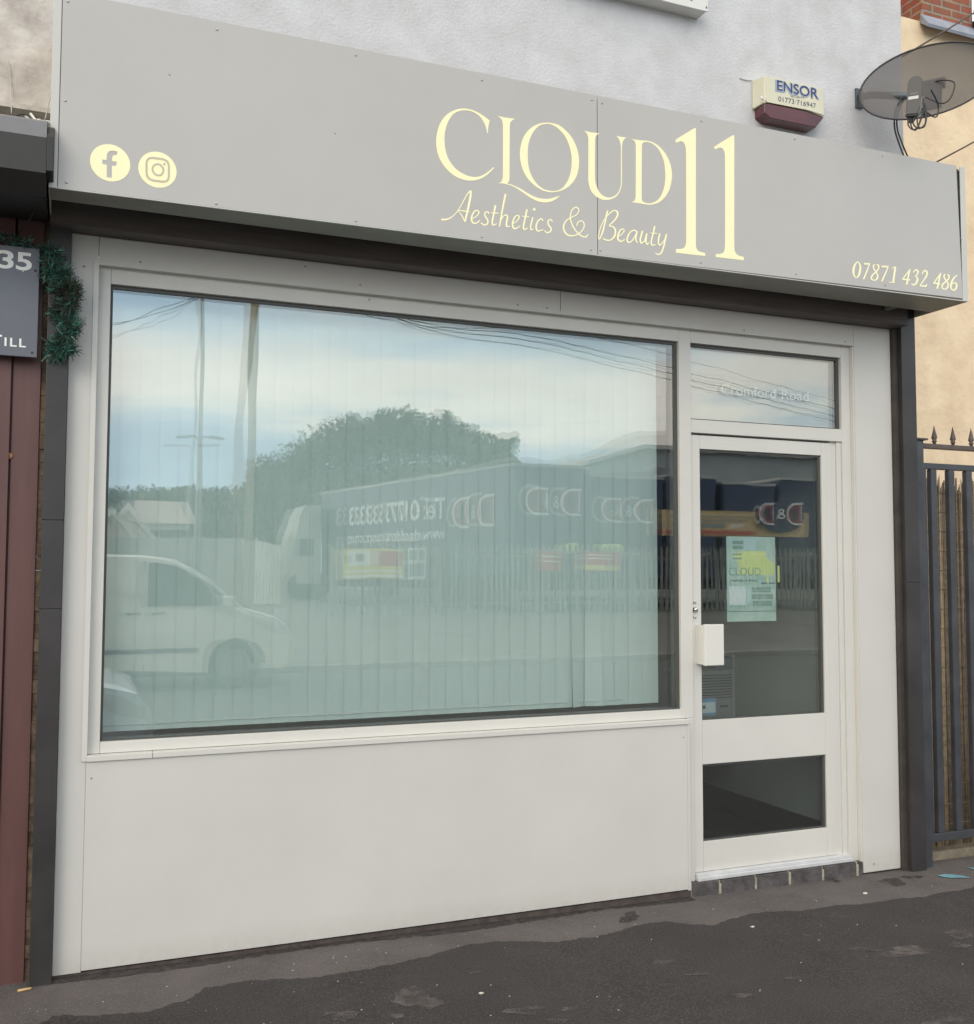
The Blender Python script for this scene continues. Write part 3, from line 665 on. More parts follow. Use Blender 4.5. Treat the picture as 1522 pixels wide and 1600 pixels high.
script('script_letter', ZF, [
    [(448, 505, 11), (420, 535, 16), (370, 522, 15), (310, 470, 15), (260, 390, 15), (238, 310, 15), (250, 230, 13), (290, 185, 14), (325, 190, 15), (338, 225, 13), (310, 270, 12), (245, 305, 12), (190, 340, 14), (158, 400, 17), (165, 460, 19), (205, 510, 19), (270, 520, 15), (340, 495, 12), (390, 440, 13), (403, 390, 13), (385, 350, 13), (350, 345, 13), (322, 370, 13), (314, 402, 13)],
    [(680, 228, 19), (668, 270, 19), (650, 360, 17), (620, 480, 17), (585, 558, 12), (572, 540, 11), (580, 480, 11), (610, 390, 11), (655, 310, 11), (710, 250, 13), (760, 220, 15), (795, 235, 19), (798, 280, 20), (760, 340, 16), (700, 400, 12), (740, 410, 15), (772, 450, 19), (765, 520, 19), (720, 568, 15), (680, 574, 15), (632, 558, 15)],
    [(810, 530, 11), (850, 500, 11), (878, 460, 13), (865, 440, 13), (835, 450, 16), (805, 510, 18), (805, 560, 18), (840, 588, 16), (882, 565, 11)],
    [(1030, 470, 15), (990, 455, 15), (940, 490, 16), (912, 560, 18), (930, 600, 16), (970, 580, 13), (1010, 520, 13), (1033, 468, 15), (1015, 560, 16), (1033, 600, 13)],
    [(1095, 468, 19), (1070, 560, 19), (1080, 608, 16), (1120, 580, 13), (1148, 484, 17), (1135, 580, 18), (1150, 622, 15), (1173, 605, 11)],
    [(1240, 414, 20), (1225, 480, 17), (1200, 590, 17), (1210, 633, 15), (1248, 625, 11)], [(1194, 488, 11), (1264, 492, 11)],
    [(1300, 500, 19), (1285, 580, 17), (1295, 630, 15), (1330, 610, 12), (1362, 560, 12)], [(1378, 508, 19), (1350, 640, 17), (1320, 720, 17), (1285, 743, 15), (1256, 732, 15)]], groups=[1, 1, 1, 1, 1, 2, 2])
script('digit', ZG, [
    ['c', (160, 147, 12), (183, 190, 18), (182, 250, 23), (165, 310, 19), (137, 334, 12), (110, 305, 17), (103, 250, 25), (117, 190, 21), (140, 155, 14)],
    [(238, 168, 20), (292, 170, 18)], [(296, 166, 13), (270, 240, 15), (226, 346, 17)],
    [(370, 170, 12), (400, 190, 18), (400, 230, 16), (365, 270, 16), (325, 310, 18), (318, 345, 18), (345, 365, 12), (380, 350, 18), (392, 310, 18), (375, 270, 14), (345, 225, 16), (342, 190, 16), (370, 170, 12)],
    [(446, 202, 20), (512, 202, 18)], [(516, 198, 13), (490, 270, 15), (442, 374, 17)],
    [(566, 222, 9), (590, 208, 11), (601, 208, 16), (597, 240, 22), (577, 380, 22)], [(532, 386, 10), (590, 393, 12)],
    [(776, 238, 14), (692, 346, 13)], [(690, 352, 16), (770, 360, 16)], [(773, 238, 16), (738, 408, 20)],
    [(818, 268, 11), (845, 240, 15), (872, 260, 18), (858, 298, 14), (838, 315, 10)], [(840, 316, 10), (866, 345, 20), (850, 398, 20), (817, 420, 16), (799, 410, 14)],
    [(922, 288, 12), (945, 252, 15), (975, 262, 18), (973, 310, 18), (935, 370, 13), (898, 424, 13)], [(902, 430, 15), (962, 434, 18), (976, 410, 9)],
    [(1142, 284, 14), (1062, 393, 13)], [(1060, 398, 16), (1128, 408, 16)], [(1139, 284, 16), (1101, 458, 20)],
    [(1210, 290, 12), (1238, 310, 18), (1235, 345, 16), (1200, 380, 16), (1165, 415, 18), (1158, 450, 16), (1185, 472, 12), (1218, 455, 18), (1230, 415, 18), (1212, 375, 14), (1185, 340, 16), (1182, 305, 16), (1210, 290, 12)],
    [(1338, 304, 10), (1300, 335, 18), (1267, 400, 22), (1264, 455, 18), (1292, 483, 14), (1323, 460, 20), (1330, 415, 18), (1310, 392, 12), (1278, 412, 10)]], groups=[1, 2, 1, 2, 2, 3, 2, 2, 3, 1, 1], wk=1.1)
def circ(c, r, n=48, ex=.0): return [(c.x+r*math.cos(2*math.pi*i/n), SY-.0008-ex, c.z+r*math.sin(2*math.pi*i/n)) for i in range(n)]
c1 = P(172.2, 254.4, SY-.0008); r1 = (P(203.9, 257, SY).x-P(140.9, 250, SY).x)/2
fh = [S(ZH, q) for q in [(350, 635), (425, 645), (428, 465), (490, 468), (500, 405), (430, 400), (430, 345), (442, 318), (465, 308), (500, 308), (510, 256), (465, 245), (430, 241), (385, 250), (358, 285), (350, 330), (348, 382), (285, 372), (285, 440), (350, 450)]]
mb = MB(); mb.fill([circ(c1, r1), fh]); mb.build('social_icon', gold, sign)
c2 = P(246.2, 265.2, SY-.0008); mb = MB(); mb.fill([circ(c2, r1*.985)]); ic = mb.build('social_icon', gold, sign)
script('icon_outline', ZH, [['c', (1030, 347, 28), (1110, 358, 28), (1190, 370, 28), (1250, 405, 28), (1273, 470, 28), (1272, 550, 28), (1272, 630, 28), (1250, 685, 28), (1190, 701, 28), (1110, 692, 28), (1030, 680, 28), (970, 645, 28), (943, 580, 28), (942, 500, 28), (942, 420, 28), (970, 362, 28)],
    ['c', (1110, 441, 26), (1165, 468, 26), (1193, 530, 26), (1168, 592, 26), (1115, 607, 26), (1060, 582, 26), (1030, 520, 26), (1052, 462, 26)]], [(1208, 440, 19)], iconline, .0006, par=ic)

# ================================================================ oriented helpers (pieces lying along a ground line)
def obox(mb, a, b, th, z0, z1, mi=0, side=1, bev=0.):
    """box whose front face runs from a to b (x, y), thickness th on one side"""
    a, b = Vector((a[0], a[1])), Vector((b[0], b[1])); d = (b-a).normalized(); n = Vector((-d.y, d.x))*side*th
    vs = [mb.bm.verts.new((p.x, p.y, z)) for p in (a, a+n, b, b+n) for z in (z0, z1)]
    fs = [mb.bm.faces.new([vs[i] for i in f]) for f in ((0, 1, 3, 2), (4, 6, 7, 5), (0, 4, 5, 1), (2, 3, 7, 6), (0, 2, 6, 4), (1, 5, 7, 3))]
    for f in fs: f.material_index = mi
    if bev: bmesh.ops.bevel(mb.bm, geom=list({e for f in fs for e in f.edges}), offset=bev, segments=2, affect='EDGES')
    return mb

# ================================================================ alarm box
al = empty('alarm_box', (3.26, 0, 3.7), 'cream alarm box with dark red lens on the white render above the sign', 'alarm box')
ZL = (1160, 100, 10.87); AY = -.085
def A(q, Y=AY): return P(ZL[0]+q[0]/ZL[2], ZL[1]+q[1]/ZL[2], Y)
cas = [A(q) for q in ((250, 158), (1388, 345), (1392, 890), (1110, 772), (420, 658), (215, 735))]
x_l = P(1177, 150, -.01).x
cas = [(x_l+.012, cas[0].z)]+[(cas[1].x, cas[0].z), (cas[1].x, cas[2].z), (cas[3].x, cas[3].z-.002), (cas[4].x, cas[3].z), (x_l+.012, cas[2].z+.004)]
mb = MB(); n_ = len(cas)
bk = [(x_l-.004, cas[0][1]+.005), (cas[1][0]+.016, cas[0][1]+.005), (cas[1][0]+.016, cas[2][1]-.004), (cas[3][0], cas[3][1]-.004), (cas[4][0], cas[4][1]-.004), (x_l-.004, cas[5][1]-.004)]
v0 = [mb.bm.verts.new((x, AY, z)) for x, z in cas]; v1 = [mb.bm.verts.new((x, -.001, z)) for x, z in bk]
mb.bm.faces.new(v0); mb.bm.faces.new(v1[::-1])
for i in range(n_): mb.bm.faces.new([v0[i], v1[i], v1[(i+1) % n_], v0[(i+1) % n_]])
bmesh.ops.bevel(mb.bm, geom=list(mb.bm.edges), offset=.006, segments=3, affect='EDGES')
mb.build('casing', mat('alarm_cream', (.68, .66, .52), .42, .06, 4), al)
zl = A((300, 950)).z; zr = A((1220, 1110)).z
ln = [(x_l+.012, cas[5][1]-.003), (cas[4][0], cas[4][1]-.006), (cas[3][0], cas[3][1]-.008), (cas[2][0], cas[2][1]-.003), (cas[2][0]-.05, cas[2][1]-.062), (x_l+.05, cas[2][1]-.062), (x_l+.014, cas[5][1]-.045)]
mb = MB(); mb.prism(ln, 'y', AY+.006, -.002, bev=.005)
mb.build('strobe_lens', mat('dark_red_plastic', (.10, .018, .022), .22, .25, 9, coat=.3), al)
mb = MB(); bl = Vector((0, -.0015, 0))
fit_text(mb, 'ENSOR', A((548, 452)), A((1275, 600)), .056, off=bl, bold=.030)
o1 = mb.build('lettering', mat('pale_blue_ink', (.30, .38, .56), .5), al)
mb = MB(); fit_text(mb, 'ENSOR', A((562, 440))+Vector((.004, 0, .002)), A((1262, 585)), .050, off=bl*1.6, bold=.006); mb.build('lettering', mat('navy_ink', (.03, .045, .17), .5), al)
mb = MB(); fit_text(mb, 'SECURITY', A((815, 558)), A((1045, 600)), .011, off=bl); fit_text(mb, '01773·716947', A((605, 628)), A((1245, 750)), .025, off=bl)
mb.build('lettering', mat('dark_ink', (.10, .11, .16), .5), al)
p = A((335, 580)); mb = MB(); mb.lathe((p.x, AY, p.z), [(.0001, -.004), (.007, -.003), (.010, -.0002)], 16, 'y'); mb.build('cap', pvc, al)
c_ = MB(); c_.tube([P(1156, 122, -.004), P(1166, 125, -.005), (x_l-.003, -.006, P(1176, 127, 0).z)], .0025); c_.build('cable', cablew, al)

# ================================================================ satellite dish
dish = empty('satellite_dish', (4.0, -.3, 3.8), 'grey see-through satellite dish with black receiver on the corner of the white wall', 'satellite dish')
am = bpy.data.materials.new('dish_mesh'); am.use_nodes = True; t = am.node_tree; b = t.nodes['Principled BSDF']; b.inputs['Base Color'].default_value = (.095, .09, .092, 1); b.inputs['Roughness'].default_value = .6
tr = t.nodes.new('ShaderNodeBsdfTransparent'); mi_ = t.nodes.new('ShaderNodeMixShader'); mi_.inputs[0].default_value = .84
t.links.new(tr.outputs[0], mi_.inputs[1]); t.links.new(b.outputs[0], mi_.inputs[2]); t.links.new(mi_.outputs[0], t.nodes['Material Output'].inputs[0])
DC = P(1448, 126, -.36); aa = R(52)
h_ = Vector((math.cos(aa), -math.sin(aa), 0)); nn_ = Vector((-math.sin(aa), -math.cos(aa), .34)).normalized(); v_ = nn_.cross(h_); v_ = -v_ if v_.z < 0 else v_
RW, RH = .318, .224
def D(u, v, w_=0.): return DC+h_*u+v_*v+nn_*w_
mb = MB(); rings = []
for k in range(0, 9):
    r = k/8; rings.append([mb.bm.verts.new(D(RW*r*math.cos(t_), RH*r*math.sin(t_), .075*r*r-.075)) for t_ in [2*math.pi*i/48 for i in range(48)]] if k else [mb.bm.verts.new(D(0, 0, -.075))])
for i in range(48): f = mb.bm.faces.new([rings[0][0], rings[1][i], rings[1][(i+1) % 48]]); f.smooth = True
for a, b in zip(rings[1:], rings[2:]):
    for i in range(48): f = mb.bm.faces.new([a[i], b[i], b[(i+1) % 48], a[(i+1) % 48]]); f.smooth = True
mb.build('reflector', am, dish)
mb = MB(); rim = [D(RW*math.cos(t_), RH*math.sin(t_), 0) for t_ in [2*math.pi*i/48 for i in range(49)]]
mb.tube(rim, .0045, 6, caps=False); mb.build('rim', cablem, dish)
dg = mat('galvanised_dark', (.10, .12, .135), .5, .2, 9, metal=.2)
wp0 = P(1336, 138, -.004); wp1 = P(1349, 168, -.004)
mb = MB(); mb.box(wp0.x, wp0.x+.045, -.012, -.0005, wp1.z-.01, wp0.z, bev=.002)
c0 = Vector((wp0.x+.022, -.012, (wp0.z+wp1.z)/2)); c1_ = D(-.02, .02, -.10)
mb.tube([c0, c0+Vector((.03, -.05, -.005)), c1_+Vector((-.1, .04, -.02)), c1_], .019, 8)
mb.build('wall_bracket', dg, dish)
mb = MB()
pa = D(-.02, .04, -.095); 
for u0, u1, v0_, v1_ in ((-.03, .075, .02, .075), (-.02, .06, -.10, .02)):
    q = [D(u0, v0_, -.10), D(u1, v0_, -.10), D(u1, v1_, -.10), D(u0, v1_, -.10)]; q2 = [p_+nn_*.022 for p_ in q]
    a_ = [mb.bm.verts.new(p_) for p_ in q]; b_ = [mb.bm.verts.new(p_) for p_ in q2]
    mb.bm.faces.new(a_); mb.bm.faces.new(b_[::-1])
    for i in range(4): mb.bm.faces.new([a_[i], b_[i], b_[(i+1) % 4], a_[(i+1) % 4]])
mb.build('clamp', dg, dish)
# arm + receiver
LN = P(1428, 152, -.60)
mb = MB(); mb.tube([D(0, -RH*.98, .0), D(0, -RH*1.02, .08), LN+Vector((.01, .03, -.10))], .011, 8); mb.build('arm', dg, dish)
rt = Vector((.72, -.69, 0)).normalized(); fwd_ = Vector((-.69, -.72, 0)).normalized(); upv = Vector((.0, .0, 1))+rt*.10
mb = MB(); prof = [(-.029, -.088), (.024, -.092), (.030, -.05), (.034, .065), (.022, .086), (0, .094), (-.022, .086), (-.032, .065), (-.030, 0)]
f0 = [mb.bm.verts.new(LN+rt*u+upv*v+fwd_*.022) for u, v in prof]; f1 = [mb.bm.verts.new(LN+rt*u+upv*v-fwd_*.022) for u, v in prof]
mb.bm.faces.new(f0); mb.bm.faces.new(f1[::-1])
for i in range(len(prof)): mb.bm.faces.new([f0[i], f1[i], f1[(i+1) % len(prof)], f0[(i+1) % len(prof)]])
bmesh.ops.bevel(mb.bm, geom=list(mb.bm.edges), offset=.006, segments=2, affect='EDGES')
lnb = mb.build('receiver', mat('black_receiver', (.028, .028, .03), .35), dish)
mb = MB(); mb.fill([[LN+rt*u+upv*v+fwd_*.0232 for u, v in ((-.023, -.018), (.020, -.018), (.020, -.004), (-.023, -.004))]]); mb.build('label', mat('label_white', (.62, .62, .6), .5), lnb)
mb = MB(); mb.fill([[LN+rt*u+upv*v+fwd_*.0232 for u, v in ((-.016, .002), (.016, .002), (.016, .014), (-.016, .014))]]); mb.build('badge', mat('grey_badge', (.12, .12, .12), .5), lnb)
def curve(pts, n=6): return smooth_loop(pts, False, n, 179)
cable_pts = [
    [LN+rt*-.018+upv*-.088, LN+rt*-.012+upv*-.13, LN+rt*.012+upv*-.152, LN+rt*.032+upv*-.13, LN+rt*.045+upv*-.05, LN+rt*.04+upv*-.01],
    [LN+rt*-.006+upv*-.088, LN+rt*0+upv*-.135, LN+rt*.02+upv*-.155, LN+rt*.036+upv*-.12, LN+rt*.05+upv*-.06],
    [LN+rt*.008+upv*-.09, LN+rt*.008+upv*-.125, LN+rt*.034+upv*-.15, LN+rt*.058+upv*-.13, LN+rt*.052+upv*-.07, LN+rt*.04+upv*-.03],
    [LN+rt*.02+upv*-.09, LN+rt*.03+upv*-.14, LN+rt*.055+upv*-.145, LN+rt*.062+upv*-.10, LN+rt*.05+upv*-.04]]
for c in cable_pts: mb = MB(); mb.tube(curve(c), .0034, 6); mb.build('cable', cablem, dish)
for c in ([D(.0, .05, -.09), D(.05, .04, -.06), D(.125, -.05, .0), D(.11, -.15, .01), D(.07, -.17, .01), D(.0, -.12, .02)],
          [P(1455, 140, -.55), P(1466, 165, -.5), P(1462, 183, -.5), P(1440, 170, -.5)]):
    mb = MB(); mb.tube(curve(c), .0036, 6); mb.build('cable', cablem, dish)
for dx_ in (0, 5):
    mb = MB(); mb.tube(curve([P(1410+dx_, 150, -.25), P(1399+dx_*.8, 175, -.22), P(1398+dx_*.8, 200, -.2), P(1404+dx_, 222, -.2), P(1413+dx_*1.1, 245, -.2), P(1424+dx_*1.1, 268, -.2)]), .0042, 6); mb.build('cable', cablem, dish)

# ================================================================ railing gate on the right
gate = empty('railing_gate', (4.1, .02, 0), 'dark blue-grey steel railing gate with spear finials between the shop and the cream wall', 'gate')
g0, g1 = P(1421, 683, -.02).x, P(1443, 683, -.02).x
mb = MB(); mb.box(g0, g1, -.02, .06, gz(g0)-.05, 2.165, bev=.004); mb.build('post', steelb, gate)
mb = MB(); mb.box(g0-.006, g1+.022, -.032, .07, 2.1655, 2.176, bev=.003); mb.build('post_cap', steelf, gate)
def finial(x, z, h=.095):
    return MB().lathe((x, .02, z), [(.0085, 0), (.0085, h*.08), (.013, h*.12), (.013, h*.17), (.009, h*.2), (.0155, h*.34), (.0155, h*.36), (.0005, h*1.05)], 12).build('finial', steelf, gate)
finial((g0+g1)/2, 2.176, .10)
X1 = 6.2
mb = MB(); mb.box(g1+.0005, X1, .006, .034, 2.128, 2.155, bev=.004); mb.build('rail', steelf, gate)
for k in range(12): finial(P(1460, 690, .02).x+k*(P(1489, 690, .02).x-P(1460, 690, .02).x), 2.156)
gl0 = g1+.008; gt = P(1447, 723, 0).z; gb = P(1452, 1308, 0).z-.01
mb = MB(); mb.box(gl0, X1, .0, .03, gt-.032, gt, bev=.003); mb.build('rail', steelb, gate)
mb = MB(); mb.box(gl0, X1, .0, .03, gb-.02, gb+.022, bev=.003); mb.build('rail', steelb, gate)
mb = MB(); mb.box(gl0, gl0+.026, .0, .03, gb+.0225, gt-.0325, bev=.003); mb.build('stile', steelb, gate)
bx = P(1463, 900, 0).x; bs_ = P(1491, 900, 0).x-bx
for k in range(14):
    x = bx+k*bs_; mb = MB(); mb.box(x-.021, x+.021, .0, .03, gb+.0225, gt-.0325, bev=.005); mb.build('bar', steelb if k % 3 else steelb, gate)
# reed screen behind the gate
mb = MB(); cane = [mat('cane_tan', (.46, .37, .26), .8, .25, 30), mat('cane_dark', (.25, .195, .14), .85, .3, 30), mat('cane_pale', (.46, .37, .25), .75, .2, 30)]
x = 4.175
while x < 6.0:
    r = random.uniform(.0028, .006); top = 1.985+random.uniform(-.055, .02)-(.012 if random.random() < .2 else 0); y = .145+random.uniform(-.006, .006)
    ln = random.uniform(-.012, .012); mb.tube([(x, y, random.uniform(-.04, .03)), (x+ln*.5, y+random.uniform(-.004, .004), .9), (x+ln, y, top)], [r, r*.95, r*.85], 5, mi=random.choice((0, 0, 1, 1, 1, 2)))
    if random.random() < .6: mb.tube([(x+r, y+.012, 0), (x+r, y+.012, top-random.uniform(.01, .06))], r*1.2, 5, mi=1)
    x += r*random.uniform(1.0, 1.7)
for z in [.12+.105*k for k in range(18)]: mb.tube([(4.17+.2*i, .136, z+random.uniform(-.004, .004)) for i in range(10)], .0018, 5, mi=1)
rs = mb.build('reed_screen', cane); tag(rs, 'weathered brown reed screening tied with wire behind the railing gate', 'reed screen')
mb = MB(); mb.box(4.13, 7, .07, .5, -.2, .005, bev=.01); tag(mb.build('concrete_strip', mat('worn_concrete', (.22, .19, .14), .95, .3, 12, bump=.005)), 'worn concrete strip under the reed screen behind the gate', 'concrete edge')
# passage behind, cream house
MBp = MB(); MBp.poly([(4.06, .43, -.03), (60, .43, -.03), (60, 12, -.03), (4.06, 12, -.03)]); tag(MBp.build('yard', road_m), kind='structure')
ch = empty('cream_house', (7, 3, 0), 'house with weathered cream rendered wall and red brick chimney stack beyond the gate', 'house')
HY = 2.6
def hx(x, y): return P(x, y, HY)
zt_ = hx(1437, 33).z
mb = MB(); mb.box(4.3, 16, HY, HY+5, -.2, zt_); mb.build('wall', render_c, ch)
ba, bb = hx(1438, 25), hx(1514, 30)
mb = MB(); mb.box(ba.x, bb.x+.02, HY-.02, HY+.7, zt_-.02, zt_+1.6, bev=.004); mb.build('chimney', brickred, ch)
mb = MB(); mb.box(4.6, ba.x-.012, HY+.25, HY+.9, zt_+.0015, zt_+1.2); mb.build('chimney_lit_side', brick('orange_lit_brick', (.66, .25, .10), (.52, .19, .08), (.45, .36, .28), .225, .075), ch)  # chimney's left face as its own block, orange light put into its colour
mb = MB(); mb.prism([(HY-.11, zt_-.075), (HY-.021, zt_+.055), (HY-.021, zt_-.03), (HY-.10, zt_-.10)], 'x', ba.x-.02, 16); mb.build('flashing', lead, ch)
mb = MB(); mb.box(bb.x+.03, 16, HY-.06, HY+.9, zt_+.03, zt_+.12); mb.build('gutter', cablem, ch)
mb = MB(); mb.tube(curve([hx(1522, 15)+Vector((.05, -.1, .12)), hx(1512, 22)+Vector((0, -.1, 0)), hx(1512, 32)+Vector((0, -.1, 0)), hx(1524, 40)+Vector((0, -.1, 0))]), .02, 6); mb.build('cable', cablem, ch)
for k, (a, b, Y) in enumerate([((1411, 88), (1540, 8), 1.2), ((1465, 252), (1545, 208), 1.2)]):
    mb = MB(); mb.tube([P(*a, Y)+(P(*a, Y)-P(*b, Y))*.12, P((a[0]+b[0])/2, (a[1]+b[1])/2+1, Y), P(*b, Y)+(P(*b, Y)-P(*a, Y))*2], .006, 5)
    tag(mb.build('overhead_cable', mat('brown_cable', (.10, .07, .055), .6)), ('thin brown cable crossing in front of the cream wall behind the dish', 'thin brown cable crossing the cream wall just above the right end of the sign')[k], 'cable', 'cables in front of the cream wall')

# ================================================================ neighbouring shop on the left
nb = empty('neighbouring_shop', (-.6, 0, 0), 'neighbouring shop with maroon painted timber front, black shutter box and stained render above', 'shop')
box('wall', render_b, nb, -6, -.107, .0, .3, 3.17, 6.4)
mb = MB(); mb.prism([(.0, 3.17), (-.035, 3.176), (-.035, 3.195), (0, 3.21)], 'x', -6, -.112); mb.build('ledge', render_b, nb)
box('lower_wall', mat('pale_undercoat', (.52, .50, .44), .85, .15, 5), nb, -6, -.107, .03, .3, 2.3, 3.169)
xg = P(10, 900, .02).x; xm = P(55, 900, .02).x
mb = MB()
mb.box(-6, xg-.003, .0, .06, -.05, 2.98, bev=.002); mb.box(xg+.003, xm, .012, .06, -.05, 2.98, bev=.002); mb.box(xg-.005, xg+.005, .03, .05, -.05, 2.98)
mb.build('timber_panel', maroon, nb)
mb = MB()
for k in range(60): z = -.03+k*.05; mb.box(xm+.0005, -.1062, .018+random.uniform(-.002, .006), .2, z, z+.0495, bev=.002)
mb.build('wall_edge', gritty, nb)
p_ = P(13, 712, .0); mb = MB(); mb.lathe((p_.x+.004, .011, p_.z), [(.0001, -.004), (.010, -.003), (.013, 0)], 12, 'y'); mb.build('knot_patch', mat('bare_wood', (.32, .17, .08), .8), nb)
# shutter box
a0 = P(0, 182, -.45); zb0, zb1 = P(0, 290, -.45).z, P(0, 264, -.45).z; zc = P(0, 205, -.47).z
pf = [(-.03, zb0+.03), (-.40, zb0), (-.47, zb1), (-.475, zc), (-.462, a0.z), (-.40, a0.z+.03), (-.03, a0.z+.06)]
mb = MB(); mb.prism(pf, 'x', -6, -.112); sb = mb.build('shutter_box', [shutterm, shutter_sheen], nb)
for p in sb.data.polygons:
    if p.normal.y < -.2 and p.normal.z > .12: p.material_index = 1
mb = MB(); mb.prism([(-.47, zb1+.01), (-.478, zc+.004), (-.44, a0.z-.01), (-.40, a0.z+.01), (-.38, zb0+.05)], 'x', -.1115, -.089, bev=.003); mb.build('end_plate', shutterm, sb)
# sign board
bd = empty('sign_board', (-.4, -.05, 2.25), 'slate grey square sign board with white lettering fixed over the maroon shopfront', 'sign board')
BY = -.055; sx = P(62.5, 389, BY).x; s0, s1 = P(60, 559, BY).z, P(63, 389, BY).z
mb = MB(); mb.box(-.62, sx, BY, BY+.012, s0, s1, bev=.002); mb.build('board', slate, bd)
def bt(s_, x0, x1, y, h, nm='lettering', **k):
    mb = MB(); a, b = P(x0, y, BY-.001), P(x1, y+(x1-x0)*.06, BY-.001); b.z = a.z; fit_text(mb, s_, a, b, h, **k); mb.build(nm, white_ink, bd)
hp = P(30, 393, BY).z-P(30, 420, BY).z
bt('3', -6, 16, 417, hp, bold=.022); bt('5', 23, 45.5, 420, hp, bold=.022)
hq = P(10, 527, BY).z-P(10, 540, BY).z
bt('ILL', 5.5, 38, 540, hq, bold=.022, font_space=1.25); bt('T', -13, 1.8, 539.5, hq*1.35, bold=.018)
mb = MB(); mb.lathe((P(36, 424, BY).x, BY, P(36, 424, BY).z), [(.0001, -.001), (.003, -.0005)], 8, 'y'); mb.build('dot', white_ink, bd)
for x, y in ((55.5, 423), (50, 551)):
    p = P(x, y, BY); mb = MB(); mb.lathe((p.x, BY, p.z), [(.0001, -.003), (.003, -.0025), (.0045, -.0002)], 10, 'y'); mb.build('screw', gasket, bd)
for x_ in (-.25, -.5): MB().box(x_, x_+.03, BY+.0125, .0, 2.3, 2.6).build('batten', maroon, bd)
# garland of tinsel greenery round the board
gm = [mat('green_tinsel', (.035, .13, .105), .35, .3, 40, spec=.7), mat('dark_tinsel', (.02, .05, .035), .5, .3, 40), mat('brown_tinsel', (.06, .045, .035), .6), mat('pale_tinsel', (.09, .30, .22), .3, .2, 30)]
mb = MB()
path = [P(x, y, Y) for x, y, Y in ((-30, 366, -.06), (10, 372, -.06), (38, 380, -.05), (70, 400, -.03), (84, 398, -.06), (78, 425, -.08), (98, 428, -.09), (92, 455, -.08), (112, 450, -.09), (108, 478, -.09), (90, 490, -.06), (112, 505, -.09), (100, 530, -.08), (84, 548, -.07), (112, 545, -.09))]
gp = curve(path, 10); mb.tube(gp, .006, 6, mi=2)
for i, c in enumerate(gp):
    frac = i/len(gp)
    for _ in range(64 if frac > .2 else 18):
        d = Vector((random.gauss(0, 1), random.gauss(0, .7), random.gauss(0, 1))).normalized(); l = random.uniform(.020, .046) if frac > .2 else random.uniform(.012, .025); s_ = d.cross(Vector((random.random(), random.random(), random.random()))).normalized()*.0017
        o = c+Vector((random.uniform(-.014, .014), random.uniform(-.010, .010), random.uniform(-.014, .014)))
        tip = o+d*l; k = random.choice((0, 0, 1, 1, 2, 3)) if not (.50 < frac < .72 and random.random() < .65) else random.choice((1, 2, 2))
        mb.poly([o+s_, o-s_, tip-s_*.5, tip+s_*.5], k)
tag(mb.build('garland', gm), 'bushy green tinsel garland hanging at the corner of the slate grey board', 'garland')
# cables and pipe above the shutter box
mb = MB(); q = P(34, 196, -.1); mb.tube([P(62, 190, -.12), P(86, 192, -.12)], .007, 10); mb.tube([P(58, 190, -.12), P(64, 190, -.12)], .010, 10)
tag(mb.build('conduit', pvc), 'short white plastic pipe entering the side of the shop sign above the shutter box', 'pipe')
labs = ['thin grey cable hanging down the stained render above the shutter box', 'dark cable looping over the top of the black shutter box', 'pale cable draped over the shutter box beside the white pipe', 'thin dark cable running up behind the left end of the sign', 'faint thin cable hanging under the black shutter box']
cbs = [([(12, 95, -.01), (15, 110, -.01), (17, 140, -.012), (18, 178, -.05)], .0022, cablew), ([(26, 181, -.3), (34, 178, -.3), (44, 180, -.32), (54, 190, -.36), (64, 200, -.42)], .0025, cablem),
       ([(40, 182, -.3), (50, 190, -.36), (60, 200, -.42), (66, 204, -.44)], .0045, cablew), ([(82, 140, -.15), (76, 162, -.15), (70, 188, -.15)], .0022, cablew), ([(62, 297, -.38), (56, 320, -.25), (45, 345, -.12), (27, 366, -.05)], .003, cablem)]
for (c, r, m_), lb in zip(cbs, labs): mb = MB(); mb.tube(curve([P(*q) for q in c]), r, 6); tag(mb.build('cable', m_), lb, 'cable')
mb = MB(); mb.tube(curve([P(48, 178, -.3), P(56, 188, -.35), P(68, 193, -.38), P(72, 206, -.42)]), .005, 6); tag(mb.build('cable', pvc), 'thick white cable curling beside the pipe on top of the shutter box', 'cable')

# ================================================================ inside the shop
bl_m = mat('blind_fabric', (.66, .755, .745), .85, .02, 4, bump=.0003, bs=300)
blind = empty('vertical_blind', (1.3, .17, .85), 'pale mint vertical fabric blind drawn across the large shop window', 'blind')
MB().box(.10, 2.60, .15, .19, 2.59, 2.625, bev=.003).build('headrail', pvc, blind)
x = .085; k = 0; xe = P(1036, 800, .175).x
while x+.085 < xe+.02:
    an = R(random.gauss(2.7, .5)); c_x = x+.0445; cc = Vector((c_x, .165+random.uniform(-.0004, .0004), 0)); hw = .0440
    mb = MB(); zt2, zb2 = 2.588, .845; cols = []
    for j in range(5):
        u = -1+j*.5; bow = .001*(1-u*u); col_ = []
        for i in range(9):
            z = zt2+(zb2-zt2)*i/8; tw_ = R({27: 22, 28: -16}.get(k, 0))*max(0, (i-5)/3)
            col_.append(mb.bm.verts.new((cc.x+hw*u*math.cos(an+tw_), cc.y+hw*u*math.sin(an+tw_)-bow, z)))
        cols.append(col_)
    for a, b in zip(cols, cols[1:]):
        for i in range(8): f = mb.bm.faces.new([a[i], b[i], b[i+1], a[i+1]]); f.smooth = True
    mb.build('slat', bl_m, blind); x += .0765; k += 1
mb = MB(); mb.tube([(.12+.1*i, .158, .868+.002*(i % 2)) for i in range(24)], .0015, 5); mb.build('link_chain', pvc, blind)
